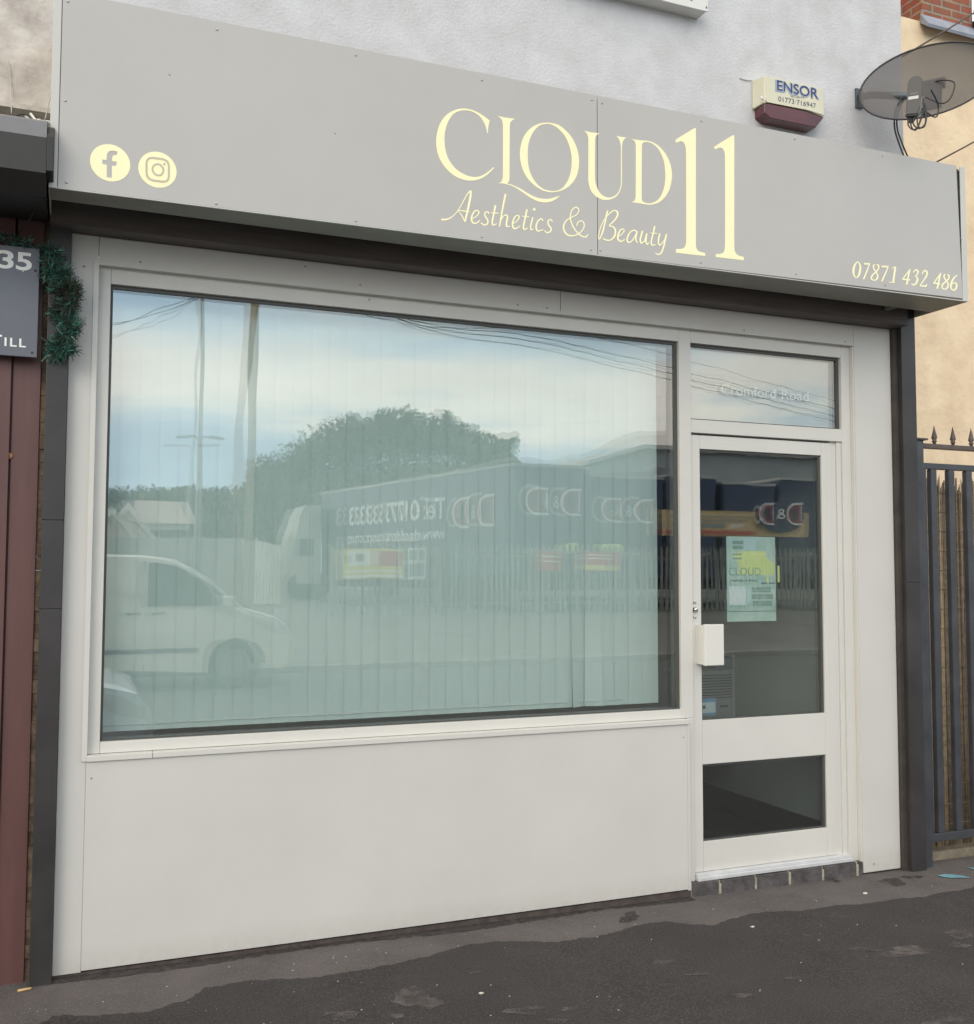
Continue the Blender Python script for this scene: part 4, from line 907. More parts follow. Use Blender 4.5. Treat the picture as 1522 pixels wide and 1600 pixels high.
# heater and things behind the door
ht = empty('heater', P(1112, 1110, .9), 'grey storage heater with slatted top grille standing inside behind the door glass', 'heater')
h0, h1 = P(1060, 1050, .9), P(1146, 1130, .9)
hm = mat('heater_grey', (.30, .32, .33), .5); hb = P(1100, 1186, .9).z; mb = MB(); mb.box(h0.x, h1.x, .9, 1.08, hb, h0.z, bev=.01); mb.build('casing', hm, ht)
mb = MB()
for i in range(9): z = h0.z-.03-.016*i; mb.box(h0.x+.02, h1.x-.012, .893, .899, z, z+.005)
mb.build('grille', skirt, ht); MB().box(h1.x-.09, h1.x-.04, .894, .899, h0.z-.21, h0.z-.2).build('badge', skirt, ht)
mb = MB(); b0_ = P(1120, 1025, .95); mb.box(b0_.x-.02, b0_.x+.10, .93, 1.03, h0.z+.001, h0.z+.07, bev=.006); tag(mb.build('storage_box', mat('blue_grey_box', (.10, .14, .20), .5)), 'small blue-grey box lying on top of the heater inside the door', 'box')
mb = MB(); cp = P(1150, 1080, 1.0); mb.box(cp.x-.03, cp.x+.03, 1.0, 1.3, hb, h0.z+.08, bev=.004); tag(mb.build('cabinet', mat('pale_cabinet', (.42, .46, .44), .5)), 'narrow pale cabinet fixed right of the heater inside', 'cabinet')
# counter further in
pa_ = P(1135, 838, .115); pb_ = P(1213, 970, .115)
pm = mat('poster_green', (.72, .86, .80), .5, vs=14, col2=(.50, .68, .62))
po = empty('poster', (pa_.x, .115, pb_.z), 'pale green printed poster with an outlined logo hung inside the door glass', 'poster')
MB().box(pa_.x, pb_.x, .1155, .1165, pb_.z, pa_.z).build('sheet', pm, po)
def pq(u, v): return Vector((pa_.x+(pb_.x-pa_.x)*u, .1148, pa_.z+(pb_.z-pa_.z)*v))
pi_ = mat('poster_ink', (.10, .15, .13), .6); py_m = mat('poster_yellow', (.90, .95, .42), .6)
mb = MB(); mb.fill([[pq(.34, .17), pq(.80, .17), pq(.80, .23), pq(.86, .27), pq(.98, .31), pq(.98, .45), pq(.24, .45), pq(.24, .30), pq(.14, .26), pq(.14, .20)]]); mb.build('colour_block', py_m, po)
pg = mat('poster_grey_green', (.36, .50, .45), .6, .15, 30); pw = mat('poster_white', (.92, .96, .98), .5); pb2 = mat('poster_pale_blue', (.66, .84, .86), .6)
mb = MB()
for u0, u1, v0, v1 in ((.12, .34, .05, .09), (.12, .34, .11, .15), (.12, .30, .20, .22), (.12, .30, .25, .27), (.50, .90, .60, .66), (.50, .94, .68, .74), (.52, .92, .76, .82)):
    mb.fill([[pq(u0, v0)-Vector((0, .0003, 0)), pq(u1, v0)-Vector((0, .0003, 0)), pq(u1, v1)-Vector((0, .0003, 0)), pq(u0, v1)-Vector((0, .0003, 0))]])
mb.build('print_block', pg, po)
mb = MB(); mb.fill([[pq(.36, .02), pq(.60, .02), pq(.60, .16), pq(.36, .16)]]); mb.fill([[pq(.40, .58), pq(.48, .58), pq(.48, .80), pq(.40, .80)]]); mb.build('print_block', pb2, po)
mb = MB(); mb.box(pq(.04, 0).x, pq(.38, 0).x, .1136, .1146, pq(0, .81).z, pq(0, .585).z); mb.build('notice_square', pw, po)
off = Vector((0, -.0004, 0))
mb = MB(); fit_text(mb, 'CLOUD', pq(.03, .46), pq(.68, .46), .040, off=off); mb.build('lettering', pg, po)
mb = MB(); fit_text(mb, '11', pq(.71, .54), pq(.99, .54), .085, off=off); mb.build('lettering', py_m, po)
mb = MB(); mb.box(pq(.70, 0).x, pq(.82, 0).x, .1140, .1146, pq(0, .555).z, pq(0, .545).z); mb.box(pq(.86, 0).x, pq(.98, 0).x, .1140, .1146, pq(0, .555).z, pq(0, .545).z)
mb.box(pq(.01, 0).x, pq(.99, 0).x, .1140, .1146, pq(0, .885).z, pq(0, .88).z); mb.build('rule', pi_, po)
mb = MB(); fit_text(mb, 'Aesthetics & Beauty', pq(.08, .53), pq(.62, .53), .012, off=off); mb.build('lettering', pi_, po)
ta, tb = P(1095, 1092, .085), P(1119, 1117, .085)
st = empty('sticker', (ta.x, .085, tb.z), 'small blue and white sticker in the bottom left corner of the door glass', 'sticker')
MB().box(ta.x, tb.x, .0852, .0858, tb.z, ta.z).build('sheet', mat('sticker_blue', (.10, .25, .42), .5), st)
mb = MB(); mb.box(ta.x+.003, tb.x-.003, .0846, .085, tb.z+.012, ta.z-.018); mb.build('band', mat('sticker_pale', (.45, .52, .55), .5), st)
mb = MB(); q = Vector((ta.x+.018, .0843, (ta.z+tb.z)/2)); mb.lathe(q, [(.0055, -.0003), (.009, -.0003), (.009, 0), (.0055, 0)], 16, 'y'); mb.build('emblem', skirt, st)

# ================================================================ the far side of the road, seen mirrored in the glass
def tree_mesh(name, base, blobs, n, leaf, mats, parent):
    """crown: leaf-sized faces scattered through several uneven clumps"""
    mb = MB(); tot = sum(b[3]**2 for b in blobs)
    for cx, cy, cz, r in blobs:
        for _ in range(int(n*r*r/tot)):
            d = Vector((random.gauss(0, 1), random.gauss(0, 1), random.gauss(0, 1))).normalized()
            rr = r*(random.random()**.40)*(1+.26*math.sin(5*d.x+cx)*math.cos(6*d.z+cz)+random.gauss(0, .09))
            c = Vector((cx, cy, cz))+d*rr*1.0; c.z = cz+(c.z-cz)*.85
            u = Vector((random.gauss(0, 1), random.gauss(0, 1), random.gauss(0, 1))).normalized(); w2 = u.cross(d if abs(u.dot(d)) < .9 else Vector((0, 0, 1))).normalized()
            l = leaf*random.uniform(.6, 1.5); mb.poly([c-u*l, c+w2*l*.5, c+u*l, c-w2*l*.5], random.choice((0, 0, 1, 2)))
    return mb.build(name, mats, parent)
leafm = [mat('leaf_dark', (.035, .065, .028), .7, .3, 3), mat('leaf_mid', (.055, .095, .035), .65, .3, 3), mat('leaf_olive', (.085, .11, .045), .6, .3, 3)]
bark = mat('bark', (.10, .075, .055), .9, .3, 8, bump=.01, bs=20)
def tree(x, y, blobs, n, leaf, label, trunk_r=.3):
    t_ = empty('broadleaf_tree', (x, y, .4), label, 'tree', 'trees behind the yard across the road')
    tree_mesh('crown', (x, y), blobs, n, leaf, leafm, t_)
    mb = MB(); top = sum(b[2] for b in blobs)/len(blobs)
    mb.tube([(x, y, .3), (x+.1, y, 1.6), (x, y+.1, top*.7), (x+.1, y, top)], [trunk_r, trunk_r*.8, trunk_r*.5, trunk_r*.2], 8)
    for b in blobs[:5]: mb.tube([(x, y, top*.45), ((x+b[0])/2, (y+b[1])/2, (top*.5+b[2])/2+.2), (b[0], b[1], b[2])], [trunk_r*.45, trunk_r*.3, trunk_r*.1], 6)
    mb.build('trunk', bark, t_); return t_
def bl(L, d, rpx):                                  # clumps: (photo x, y, radius in photo px) at distance d
    out = []
    for x, y, r in L:
        dd = d+random.uniform(-1.5, 1.5); p = V(x, y, dd); out.append((p.x, p.y, p.z, r*dd/1595*1.05))
    return out
b1 = bl([(575, 686, 46), (530, 692, 42), (490, 722, 44), (625, 676, 44), (670, 684, 40), (715, 690, 42), (748, 704, 36), (600, 650, 16), (648, 652, 15), (700, 655, 15), (552, 655, 14), (560, 775, 75), (650, 770, 80), (720, 770, 60), (470, 785, 56), (445, 760, 36)], 42, 1)
tree(V(610, 850, 42).x, V(610, 850, 42).y, b1, 30000, .125, 'large round dark green tree rising behind the trailer and yard fence', .4)
b2 = bl([(785, 702, 25), (800, 728, 20), (770, 735, 30), (806, 690, 9)], 40, 1)
tree(V(790, 800, 40).x, V(790, 800, 40).y, b2, 2600, .11, 'small tree at the right foot of the large round tree', .15)
b3 = bl([(430, 745, 42), (455, 770, 50), (410, 790, 45), (440, 820, 50)], 44, 1)
tree(V(430, 850, 44).x, V(430, 850, 44).y, b3, 7500, .12, 'mid-sized tree between the brown telegraph pole and the large round tree', .25)
for i, (xs_, lab) in enumerate((((170, 205, 240), 'leftmost tree of the low line behind the pale houses'), ((265, 300), 'tree of the low line just left of the lamp column'), ((330, 365, 390), 'tree of the low line between lamp column and telegraph pole'))):
    L_ = [(x, 790+random.uniform(-8, 8)+(0 if i else 4), 28) for x in xs_]+[(x, 825, 32) for x in xs_]+[(x+12, 775, 16) for x in xs_]
    bb_ = bl(L_, 58, 1); c_ = V(sum(xs_)/len(xs_), 840, 58); tree(c_.x, c_.y, bb_, 6500, .15, lab, .25)

# poles
def pole(name, top, foot, r, m, label, cat, arms=None):
    e_ = empty(name, foot, label, cat)
    mb = MB(); mb.tube([foot, (foot+top)/2, top], [r, r*.85, r*.7], 14); mb.build('shaft', m, e_)
    return e_
wood = mat('pole_wood', (.40, .33, .24), .85, .25, 5, stretch=(4, 4, .4)); steel = mat('galvanised', (.42, .44, .45), .45, .1, 5, metal=.3)
def gnd(y): return -.05 if y > -14.5 else -.05+(-14.5-y)/4.5*.43 if y > -19 else .38+(-19-y)/51*.17
f2 = V(383, 850, 22.5); f2.z = gnd(f2.y)-.1; t2 = V(402, 380, 22.5)
p2 = pole('telegraph_pole', t2, f2, .12, wood, 'thick brown wooden telegraph pole reflected left of the big tree', 'telegraph pole')
mb = MB(); mb.box(t2.x-.6, t2.x+.6, t2.y-.05, t2.y+.05, t2.z-.35, t2.z-.25, bev=.01); mb.build('cross_arm', wood, p2)
f1 = V(313, 850, 24); f1.z = gnd(f1.y)-.1; t1 = V(319, 400, 24)
pole('telegraph_pole', t1, f1, .06, steel, 'slim pole carrying thin wires reflected near the left of the window', 'telegraph pole')
lf = V(309, 850, 34); lf.z = gnd(lf.y); lt = V(313, 690, 34)
lp = empty('lamp_column', lf, 'grey lamp column with two short arms in front of the low trees', 'street lamp')
mb = MB(); mb.tube([lf, (lf+lt)/2, lt], [.10, .08, .06], 12); mb.build('shaft', steel, lp)
for sgn in (-1, 1):
    e1 = lt+Vector((.35*sgn, .1, .12)); mb = MB(); mb.tube([lt, lt+Vector((.16*sgn, .05, .14)), e1], .035, 8); mb.build('arm', steel, lp)
    mb = MB(); mb.prism([(e1.x-.05*sgn, e1.z+.06), (e1.x+.38*sgn, e1.z+.0), (e1.x+.40*sgn, e1.z-.06), (e1.x-.05*sgn, e1.z-.03)], 'y', e1.y-.12, e1.y+.12, bev=.015); mb.build('lamp_head', steel, lp)
# wires
wires = [((640, 503), (860, 538), (1310, 652)), ((645, 500), (850, 528), (1310, 640)), ((660, 512), (860, 548), (1310, 660)), ((632, 505), (900, 520), (1310, 628))]
for i, (a, m_, b) in enumerate(wires):
    A_, M_, B_ = (V(*q, 17) for q in (a, m_, b)); A_ = A_+(A_-M_)*1.2+Vector((0, 0, .9))
    mb = MB(); mb.tube(curve([A_, V(*a, 17), M_, B_, B_+(B_-M_)*.8]), .008 if i != 3 else .005, 5, caps=False)
    tag(mb.build('overhead_wire', cablem), ['darkest overhead wire, middle of the bundle crossing the upper right glass', 'upper overhead wire of the bundle crossing the upper right glass', 'lowest overhead wire of the bundle crossing the fan light', 'finest and highest overhead wire above the bundle at upper right'][i], 'wire', 'overhead wires across the road')
for i, (a, m_, b) in enumerate((((170, 505), (250, 490), (318, 463)), ((170, 508), (260, 480), (317, 461)))):
    mb = MB(); mb.tube(curve([V(*a, 24)+Vector((-6, 0, -1)), V(*a, 24), V(*m_, 24), V(*b, 24)]), .010, 5)
    tag(mb.build('overhead_wire', cablem), ['lower of two thin wires running left from the slim pole', 'upper of two thin wires running left from the slim pole'][i], 'wire', 'wires to the slim pole')

# palisade fence
pal = mat('palisade_steel', (.23, .25, .24), .5, .2, 4); 
fn = empty('palisade_fence', (10, -19.8, .45), 'grey-green steel palisade fence along the yard across the road', 'fence')
zf = gnd(-19.8)
for k in range(8):
    x0 = 5.75+k*2.75; mb = MB()
    for j in range(17): xx = x0+.1+j*.158; mb.prism([(xx-.035, zf+.05), (xx+.035, zf+.05), (xx+.035, zf+1.72), (xx, zf+1.80), (xx-.035, zf+1.72)], 'y', -19.81, -19.79)
    mb.box(x0+.04, x0+2.72, -19.86, -19.812, zf+.25, zf+.30); mb.box(x0+.04, x0+2.72, -19.86, -19.812, zf+1.45, zf+1.50)
    mb.build('fence_panel', pal, fn)
    MB().box(x0-.035, x0+.035, -19.9, -19.82, zf-.1, zf+1.7).build('post', pal, fn)
# lorry trailers
navy = mat('trailer_navy', (.03, .045, .10), .35, .15, 1.5); rail_m = mat('trailer_rail', (.78, .80, .80), .4); red_m = mat('logo_red', (.20, .04, .06), .4); rail_g = mat('rail_grey', (.42, .44, .45), .5); blk = mat('trailer_black', (.03, .03, .035), .6)
def wheelset(parent, a, b, pos, z, side):
    d = (Vector(b)-Vector(a)).normalized(); ax = Vector((-d.y, d.x, 0))*side
    for q in pos:
        c = Vector(a)+d*q+ax*.15; c.z = z+.5
        mb = MB(); rr = []
        for h in (0, .3):
            rr.append([mb.bm.verts.new(c+ax*h+Vector((0, 0, .5*math.sin(t_)))+d*.5*math.cos(t_)) for t_ in [2*math.pi*i/20 for i in range(20)]])
        mb.bm.faces.new(rr[0]); mb.bm.faces.new(rr[1][::-1])
        for i in range(20): mb.bm.faces.new([rr[0][i], rr[1][i], rr[1][(i+1) % 20], rr[0][(i+1) % 20]])
        mb.build('wheel', blk, parent)
def trailer(a, b, z0, z1, th, label, side=1):
    e_ = empty('lorry_trailer', (a.x, a.y, z0-1), label, 'lorry trailer', 'lorry trailers parked in the yard')
    mb = MB(); obox(mb, a, b, th, z0, z1-.076, side=side, bev=.01); mb.build('body', navy, e_)
    mb = MB(); d = (b-a).normalized(); n = Vector((-d.y, d.x, 0))*side; a2, b2 = a-n*.03-d*.03, b-n*.03+d*.03
    obox(mb, a2, b2, th+.06, z1-.075, z1, side=side); mb.build('roof_rail', rail_g, e_)
    mb = MB(); obox(mb, a+n*.3+d*.3, b+n*.3-d*.3, th-.6, z0-.35, z0-.001, side=side); mb.build('chassis', blk, e_)
    return e_
def logo(parent, c, ux, w_, fwd2, back=True):
    """two big outlined D shapes either side of a small ampersand"""
    up_ = Vector((0, 0, 1)); h = w_*.42
    def Q(u, v, k=1): return c+ux*u+up_*v+fwd2*.02*k
    if back:
        mb = MB(); mb.fill([[Q(w_*.62*math.cos(t_), h*.72*math.sin(t_), .3) for t_ in [2*math.pi*i/40 for i in range(40)]]]); mb.build('logo_ground', navy, parent)
    for sx, m_, r in ((-1, rail_m, 1.), (-1, red_m, .82), (1, rail_m, 1.), (1, red_m, .82)):
        cx = sx*w_*.29; hh = h*.46*r; ww = w_*.20*r; o_ = []
        for t_ in [-90+180*i/14 for i in range(15)]: o_.append((cx+ww*math.cos(R(t_))*1.0, hh*math.sin(R(t_))))
        o_ += [(cx-ww*.9, hh), (cx-ww*.7, hh*.8), (cx-ww*.7, -hh*.8), (cx-ww*.9, -hh)]
        inn = [(cx+ww*.62*math.cos(R(t_))-.0, hh*.62*math.sin(R(t_))) for t_ in [-90+180*i/14 for i in range(15)]]+[(cx-ww*.25, hh*.62), (cx-ww*.25, -hh*.62)]
        k = 1 if r == 1. else 1.6
        mb = MB(); mb.fill([[Q(u, v, k) for u, v in o_], [Q(u, v, k) for u, v in inn]]); mb.build('logo_letter', m_, parent)
    mb = MB(); a_ = c-ux*w_*.06-up_*h*.2+fwd2*.05; fit_text(mb, '&', a_, a_+ux*w_*.12, h*.42); mb.build('logo_letter', rail_m, parent)
zt_r = 4.35
def at_z(x, y, z):                                   # distance at which the mirrored point has height z
    d = 25*(z-1.47)/(V(x, y, 25).z-1.47); return d
dl, dr = at_z(505, 770, zt_r), at_z(806, 722, zt_r)
TA, TB = V(505, 770, dl), V(806, 722, dr)
TA.z = TB.z = 0
tr1 = trailer(TB, TA, 1.3, zt_r, 2.5, 'navy trailer side-on to the road lettered with a telephone number and web address', side=1)
dd_ = (TB-TA).normalized(); nrm = Vector((-dd_.y, dd_.x, 0)); nrm = -nrm if nrm.dot(Vector((0, 1, 0))) < 0 else nrm
# make the body lie behind its lettered face
def on_tr(x, z):                                     # mirrored photo column x on the trailer's side, height z
    lo_, hi_ = 0., 1.
    for _ in range(40):
        m_ = (lo_+hi_)/2; p = TA.lerp(TB, m_); v = Vector((p.x, 2*GY-p.y, 1.47))-CAM; px = 761+F*v.dot(RT)/v.dot(FW)
        if px < x: lo_ = m_
        else: hi_ = m_
    p = TA.lerp(TB, m_); return Vector((p.x, p.y, z))
so_ = nrm*.035
mb = MB(); fit_text(mb, 'Tel: 01773 533333', on_tr(697, 3.04)+so_, on_tr(545, 3.04)+so_, .62, bold=.02); mb.build('lettering', rail_m, tr1)
mb = MB(); fit_text(mb, 'www.danddtransport.com', on_tr(697, 2.42)+so_, on_tr(545, 2.42)+so_, .36, bold=.01); mb.build('lettering', rail_m, tr1)
logo(tr1, on_tr(742, 3.15)+nrm*.03, -dd_, 2.3, nrm, False)
ne = (TA-TB).normalized(); nb_ = Vector((-ne.y, ne.x, 0)); ec = TB+nb_*1.25-ne*.03; ec.z = 3.35
logo(tr1, ec, -nb_ if nb_.x > 0 else nb_, 1.9, -ne, False)
mb = MB(); q0 = TB+nb_*2.3-ne*.05 if nb_.x > 0 else TB+nb_*.2-ne*.05; q0.z = 1.95; fit_text(mb, 'www.danddtransport.com', q0, q0+(-nb_ if nb_.x > 0 else nb_)*2.1, .17); mb.build('lettering', rail_m, tr1)
wheelset(tr1, TB, TA, (1.2, 2.5, 3.8), .4, 1)
labs = ['navy trailer end-on, next along from the lettered trailer', 'navy trailer end-on behind the right edge of the big window', 'navy trailer end-on behind the door glass, nearest the oval sign', 'navy trailer end-on at the far right end of the row']
for k, (x0, x1, dz) in enumerate(((926, 1034, -.1), (1042, 1120, .0), (1128, 1212, -.15), (1220, 1300, .05))):
    d_ = dr+1.2; a = V(x0, 700, d_); b = V(x1, 700, d_); a.z = b.z = 0
    e_ = trailer(b, a, 1.3, zt_r+dz, 13, labs[k], side=1)
    cc = (a+b)/2; cc.z = 3.25; cc.y += .03
    if k == 0: logo(e_, cc, Vector((-1, 0, 0)), min(1.9, (b.x-a.x)*.8), Vector((0, 1, 0)), False)
    mb = MB(); q0 = Vector((b.x-.3, b.y+.05, 1.95)); fit_text(mb, 'www.danddtransport.com', q0, q0-Vector((b.x-a.x-.6, 0, 0)), .16); mb.build('lettering', rail_m, e_)
# lorry cab left of the lettered trailer
ca = V(458, 900, 36); cb = V(503, 900, 36); zt3 = V(480, 789, 36).z
cab = empty('lorry_cab', (ca.x, ca.y, .5), 'cream lorry cab with a rounded wind deflector at the left end of the lettered trailer', 'lorry cab')
cr = mat('cab_cream', (.40, .42, .38), .35)
mb = MB(); mb.prism([(ca.x+.1, 1.0), (cb.x, 1.0), (cb.x, zt3), (ca.x+.45, zt3), (ca.x+.25, zt3-.3), (ca.x+.05, zt3-1.1), (ca.x, 1.9)], 'y', ca.y-2.3, ca.y, bev=.05); mb.build('body', cr, cab)
mb = MB(); mb.box(ca.x+.2, cb.x-.25, ca.y+.001, ca.y+.02, 2.0, zt3-1.2); mb.build('window', bpy.data.materials['dark_glazing'], cab)
for xx in (ca.x+.35, cb.x-.2): mb = MB(); mb.lathe((xx, ca.y-.3, .95), [(.0001, 0), (.48, 0), (.5, .05), (.5, .28), (.0001, .3)], 20, 'y'); mb.build('wheel', blk, cab)
# warehouse behind
wa, wb, wc = V(925, 720, 46), V(1000, 703, 46), V(1300, 712, 46)
wh = empty('warehouse', (wa.x, wa.y, .4), 'long low warehouse with pale grey sheeted roof behind the trailers', 'warehouse')
mb = MB(); mb.prism([(wa.x, .3), (wc.x+12, .3), (wc.x+12, wb.z), (wb.x, wb.z+.05), (wa.x, wa.z-.2)], 'y', wa.y-18, wa.y); mb.build('wall', mat('sheeting', (.34, .37, .38), .6, .1, 1), wh)
mb = MB(); mb.prism([(wa.x-.4, wa.z-.25), (wb.x, wb.z+.03), (wc.x+12.4, wb.z+.01), (wc.x+12.4, wb.z+.22), (wb.x, wb.z+.24), (wa.x-.4, wa.z-.05)], 'y', wa.y-18.5, wa.y+.4); mb.build('roof', mat('pale_roof', (.62, .64, .64), .5), wh)
ra, rb2, rc = V(590, 760, 52), V(640, 740, 52), V(760, 738, 52)
w3 = empty('shed', (ra.x, ra.y, .4), 'shed with pale grey pitched roof peeping over the lettered trailer', 'shed')
mb = MB(); mb.prism([(ra.x, .4), (rc.x+4, .4), (rc.x+4, ra.z), (rb2.x+3, rb2.z), (ra.x, ra.z)], 'y', ra.y-8, ra.y); mb.build('wall', mat('shed_grey', (.42, .44, .45), .6), w3)
# notices on the fence
def notice(x0, x1, y0, y1, base, label, blocks, d=23.75, cat='notice'):
    a, b = V(x0, y0, d), V(x1, y1, d); e_ = empty('notice', (a.x, a.y, b.z), label, cat, 'notices fixed to the palisade fence')
    MB().box(a.x, b.x, a.y-.03, a.y, b.z, a.z).build('board', base, e_)
    for (u0, u1, v0, v1, m_) in blocks:
        MB().box(a.x+(b.x-a.x)*u0, a.x+(b.x-a.x)*u1, a.y+.0005, a.y+.012, b.z+(a.z-b.z)*v0, b.z+(a.z-b.z)*v1).build('printed_block', m_, e_)
    return e_, a, b
yel = mat('notice_yellow', (.72, .60, .16), .5); wht = mat('notice_white', (.75, .76, .72), .5); redn = mat('notice_red', (.50, .12, .10), .5); gryn = mat('notice_grey', (.25, .30, .30), .5)
notice(538, 632, 857, 904, yel, 'large yellow and red warning notice on the fence below the telephone number', [(.08, .38, .45, .95, wht), (.58, .97, .42, .92, redn), (.42, .55, .45, .9, wht), (.05, .95, .05, .12, wht), (.05, .95, .22, .28, wht), (.17, .28, .58, .82, blk)])
notice(641, 667, 855, 905, wht, 'narrow grey and white notice right of the yellow warning notice', [(.1, .45, .62, .92, gryn), (.55, .9, .62, .92, gryn), (.1, .9, .1, .5, gryn)])
notice(847, 880, 862, 892, redn, 'square red notice on the fence beneath the end-on trailers', [(.1, .9, .7, .78, wht), (.1, .9, .45, .52, wht)])
notice(911, 966, 862, 892, redn, 'wide red notice with yellow foot on the fence right of the square red one', [(.02, .98, .04, .3, yel), (.1, .8, .62, .68, wht), (.1, .8, .8, .85, wht)])
lime = mat('lime_glow_colour', (.62, .78, .22), .5)  # solid lime shapes stand in for yellow lights, their light only coloured on
for x0, x1, y0, y1, lb in ((812, 836, 849, 874, 'lime yellow sack behind the fence left of the square red notice'), (890, 908, 849, 864, 'lime yellow sack between the two red notices'), (948, 975, 849, 864, 'lime yellow sack behind the wide red notice')):
    a, b = V(x0, y0, 24.6), V(x1, y1, 24.6); mb = MB(); mb.box(a.x, b.x, a.y-.5, a.y, b.z, a.z, bev=.12, seg=3); tag(mb.build('glow', lime), lb, 'glow', 'lime glows painted as solid shapes behind the fence')
e_, a, b = notice(1035, 1266, 796, 840, mat('hoarding_tan', (.62, .47, .25), .5), 'long tan hoarding with dark oval badge on the fence, reflected across the door', [(.02, .62, .06, .22, redn), (.05, .60, .74, .80, gryn), (.10, .55, .58, .64, gryn), (.06, .18, .32, .5, gryn), (.24, .40, .32, .5, gryn), (.44, .52, .34, .48, wht)], 22.5, 'hoarding')
ov = V(1221, 808, 22.4); mb = MB(); mb.fill([[(ov.x+.78*math.cos(t_), ov.y+.02, ov.z+.42*math.sin(t_)) for t_ in [2*math.pi*i/40 for i in range(40)]]]); mb.build('oval_badge', navy, e_)
logo(e_, ov+Vector((0, .03, .08)), Vector((-1, 0, 0)), 1.55, Vector((0, 1, 0)), False)
# pale houses at the left
hp_ = mat('house_pink', (.60, .50, .44), .8, .06, 1); hr = mat('house_roof', (.42, .36, .34), .8, .1, 2); hw = mat('house_white', (.68, .68, .62), .7)
def house(x0, x1, yr, ye, d, label, m_, gable):
    a, b, c = V(x0, ye, d), V(x1, ye, d), V((x0+x1)/2, yr, d); z0 = .3
    e_ = empty('house', (a.x, a.y, z0), label, 'house', 'pale houses beyond the yard')
    if gable:
        mb = MB(); mb.prism([(a.x, z0), (b.x, z0), (b.x, a.z), (c.x, c.z), (a.x, a.z)], 'y', a.y-8, a.y); mb.build('wall', m_, e_)
        mb = MB(); o_ = .35; s_ = (c.z-a.z)/(c.x-a.x)
        mb.prism([(a.x-o_, a.z-o_*s_), (c.x, c.z+.02), (b.x+o_, a.z-o_*s_), (b.x+o_, a.z-o_*s_+.3), (c.x, c.z+.35), (a.x-o_, a.z-o_*s_+.3)], 'y', a.y-8.3, a.y+.3); mb.build('roof', hw, e_)
    else:
        mb = MB(); mb.box(a.x, b.x, a.y-8, a.y, z0, a.z); mb.build('wall', m_, e_)
        mb = MB(); mb.prism([(a.y+.3, a.z-.05), (a.y-4, a.z+1.3), (a.y-8.3, a.z-.05)], 'x', a.x-.3, b.x+.3); mb.build('roof', hr, e_)
        n_ = 3
        for k in range(n_):
            xx = a.x+(b.x-a.x)*(k+.5)/n_; MB().box(xx-.35, xx+.35, a.y+.001, a.y+.05, z0+1.0, a.z-.35).build('window', bpy.data.materials['dark_glazing'], e_)
    return e_
house(140, 205, 803, 838, 44, 'front gabled pale pink house at the far left of the reflection', hp_, True)
house(160, 235, 796, 835, 50, 'rear gabled pink house just right of the front gable', hp_, True)
house(225, 300, 800, 815, 52, 'low cream house with a row of windows left of the lamp column', hw, False)
a, b = V(150, 838, 40), V(400, 838, 40); mb = MB()
mb.box(a.x-8, b.x, a.y-.2, a.y, .3, a.z); tag(mb.build('yard_wall', mat('pale_wall', (.36, .38, .35), .8, .15, 2)), 'long pale grey boundary wall in front of the houses', 'wall')
# cream sheeting right of the poles
a, b = V(398, 843, 33), V(440, 862, 33); mb = MB()
for k in range(9): mb.box(a.x+(b.x-a.x)*k/9, a.x+(b.x-a.x)*(k+.8)/9, a.y-.05, a.y, .4, a.z-(k*.02))
tag(mb.build('board_fence', hw), 'short cream boarded fence at the foot of the telegraph pole', 'fence')

# ---- silver van
rimd = mat('dull_rim', (.16, .165, .17), .5, metal=.3)
def prof_body(pts, y0, y1, inset, zw, m, name, parent):
    """side outline swept across the width; above zw the sides lean inwards"""
    mb = MB(); rows = []
    ys = [y0, y0+(y1-y0)*.06, (y0+y1)/2, y1-(y1-y0)*.06, y1]
    for j, yy in enumerate(ys):
        row = []
        for x, z in pts:
            k = max(0, (z-zw))*inset; yq = yy
            if j in (0, 1): yq = yy+k
            if j in (3, 4): yq = yy-k
            zz = z-(.03 if j in (0, 4) and z > .5 else 0); row.append(mb.bm.verts.new((x, yq, zz)))
        rows.append(row)
    n = len(pts)
    for a, b in zip(rows, rows[1:]):
        for i in range(n): mb.bm.faces.new([a[i], a[(i+1) % n], b[(i+1) % n], b[i]])
    mb.bm.faces.new(rows[0][::-1]); mb.bm.faces.new(rows[-1])
    return mb.build(name, m, parent)
def arch(pts_bottom): return pts_bottom
def wheel(parent, x, y, z, r, sgn, rimm):
    mb = MB(); mb.lathe((x, y, z), [(r*.62, -.02*sgn), (r*.66, .0), (r*.97, .0), (r, -.04*sgn), (r, -.18*sgn), (r*.9, -.21*sgn)], 28, 'y'); wh_ = mb.build('wheel', blk, parent)
    mb = MB(); mb.lathe((x, y-.012*sgn, z), [(.0001, .01*sgn), (r*.12, .012*sgn), (r*.2, .0), (r*.5, -.005*sgn), (r*.63, .008*sgn), (r*.64, -.02*sgn)], 20, 'y'); mb.build('rim', rimm, wh_)
VF = V(460, 980, 14.5); vy = VF.y; vx = VF.x
silver = mat('silver_paint', (.70, .69, .635), .28, .03, 2, metal=.1, coat=.6); vglass = mat('van_glass', (.02, .03, .03), .12); trimk = mat('dark_trim', (.05, .052, .055), .6)
van = empty('panel_van', (vx-2, vy-1, -.16), 'silver panel van parked on the far side of the road, side-on', 'van')
def arc(cx, cz, r, n=12): return [(cx+r*math.cos(math.pi-math.pi*i/n), cz+r*math.sin(math.pi-math.pi*i/n)) for i in range(n+1)]
wz = .16; wr = .37
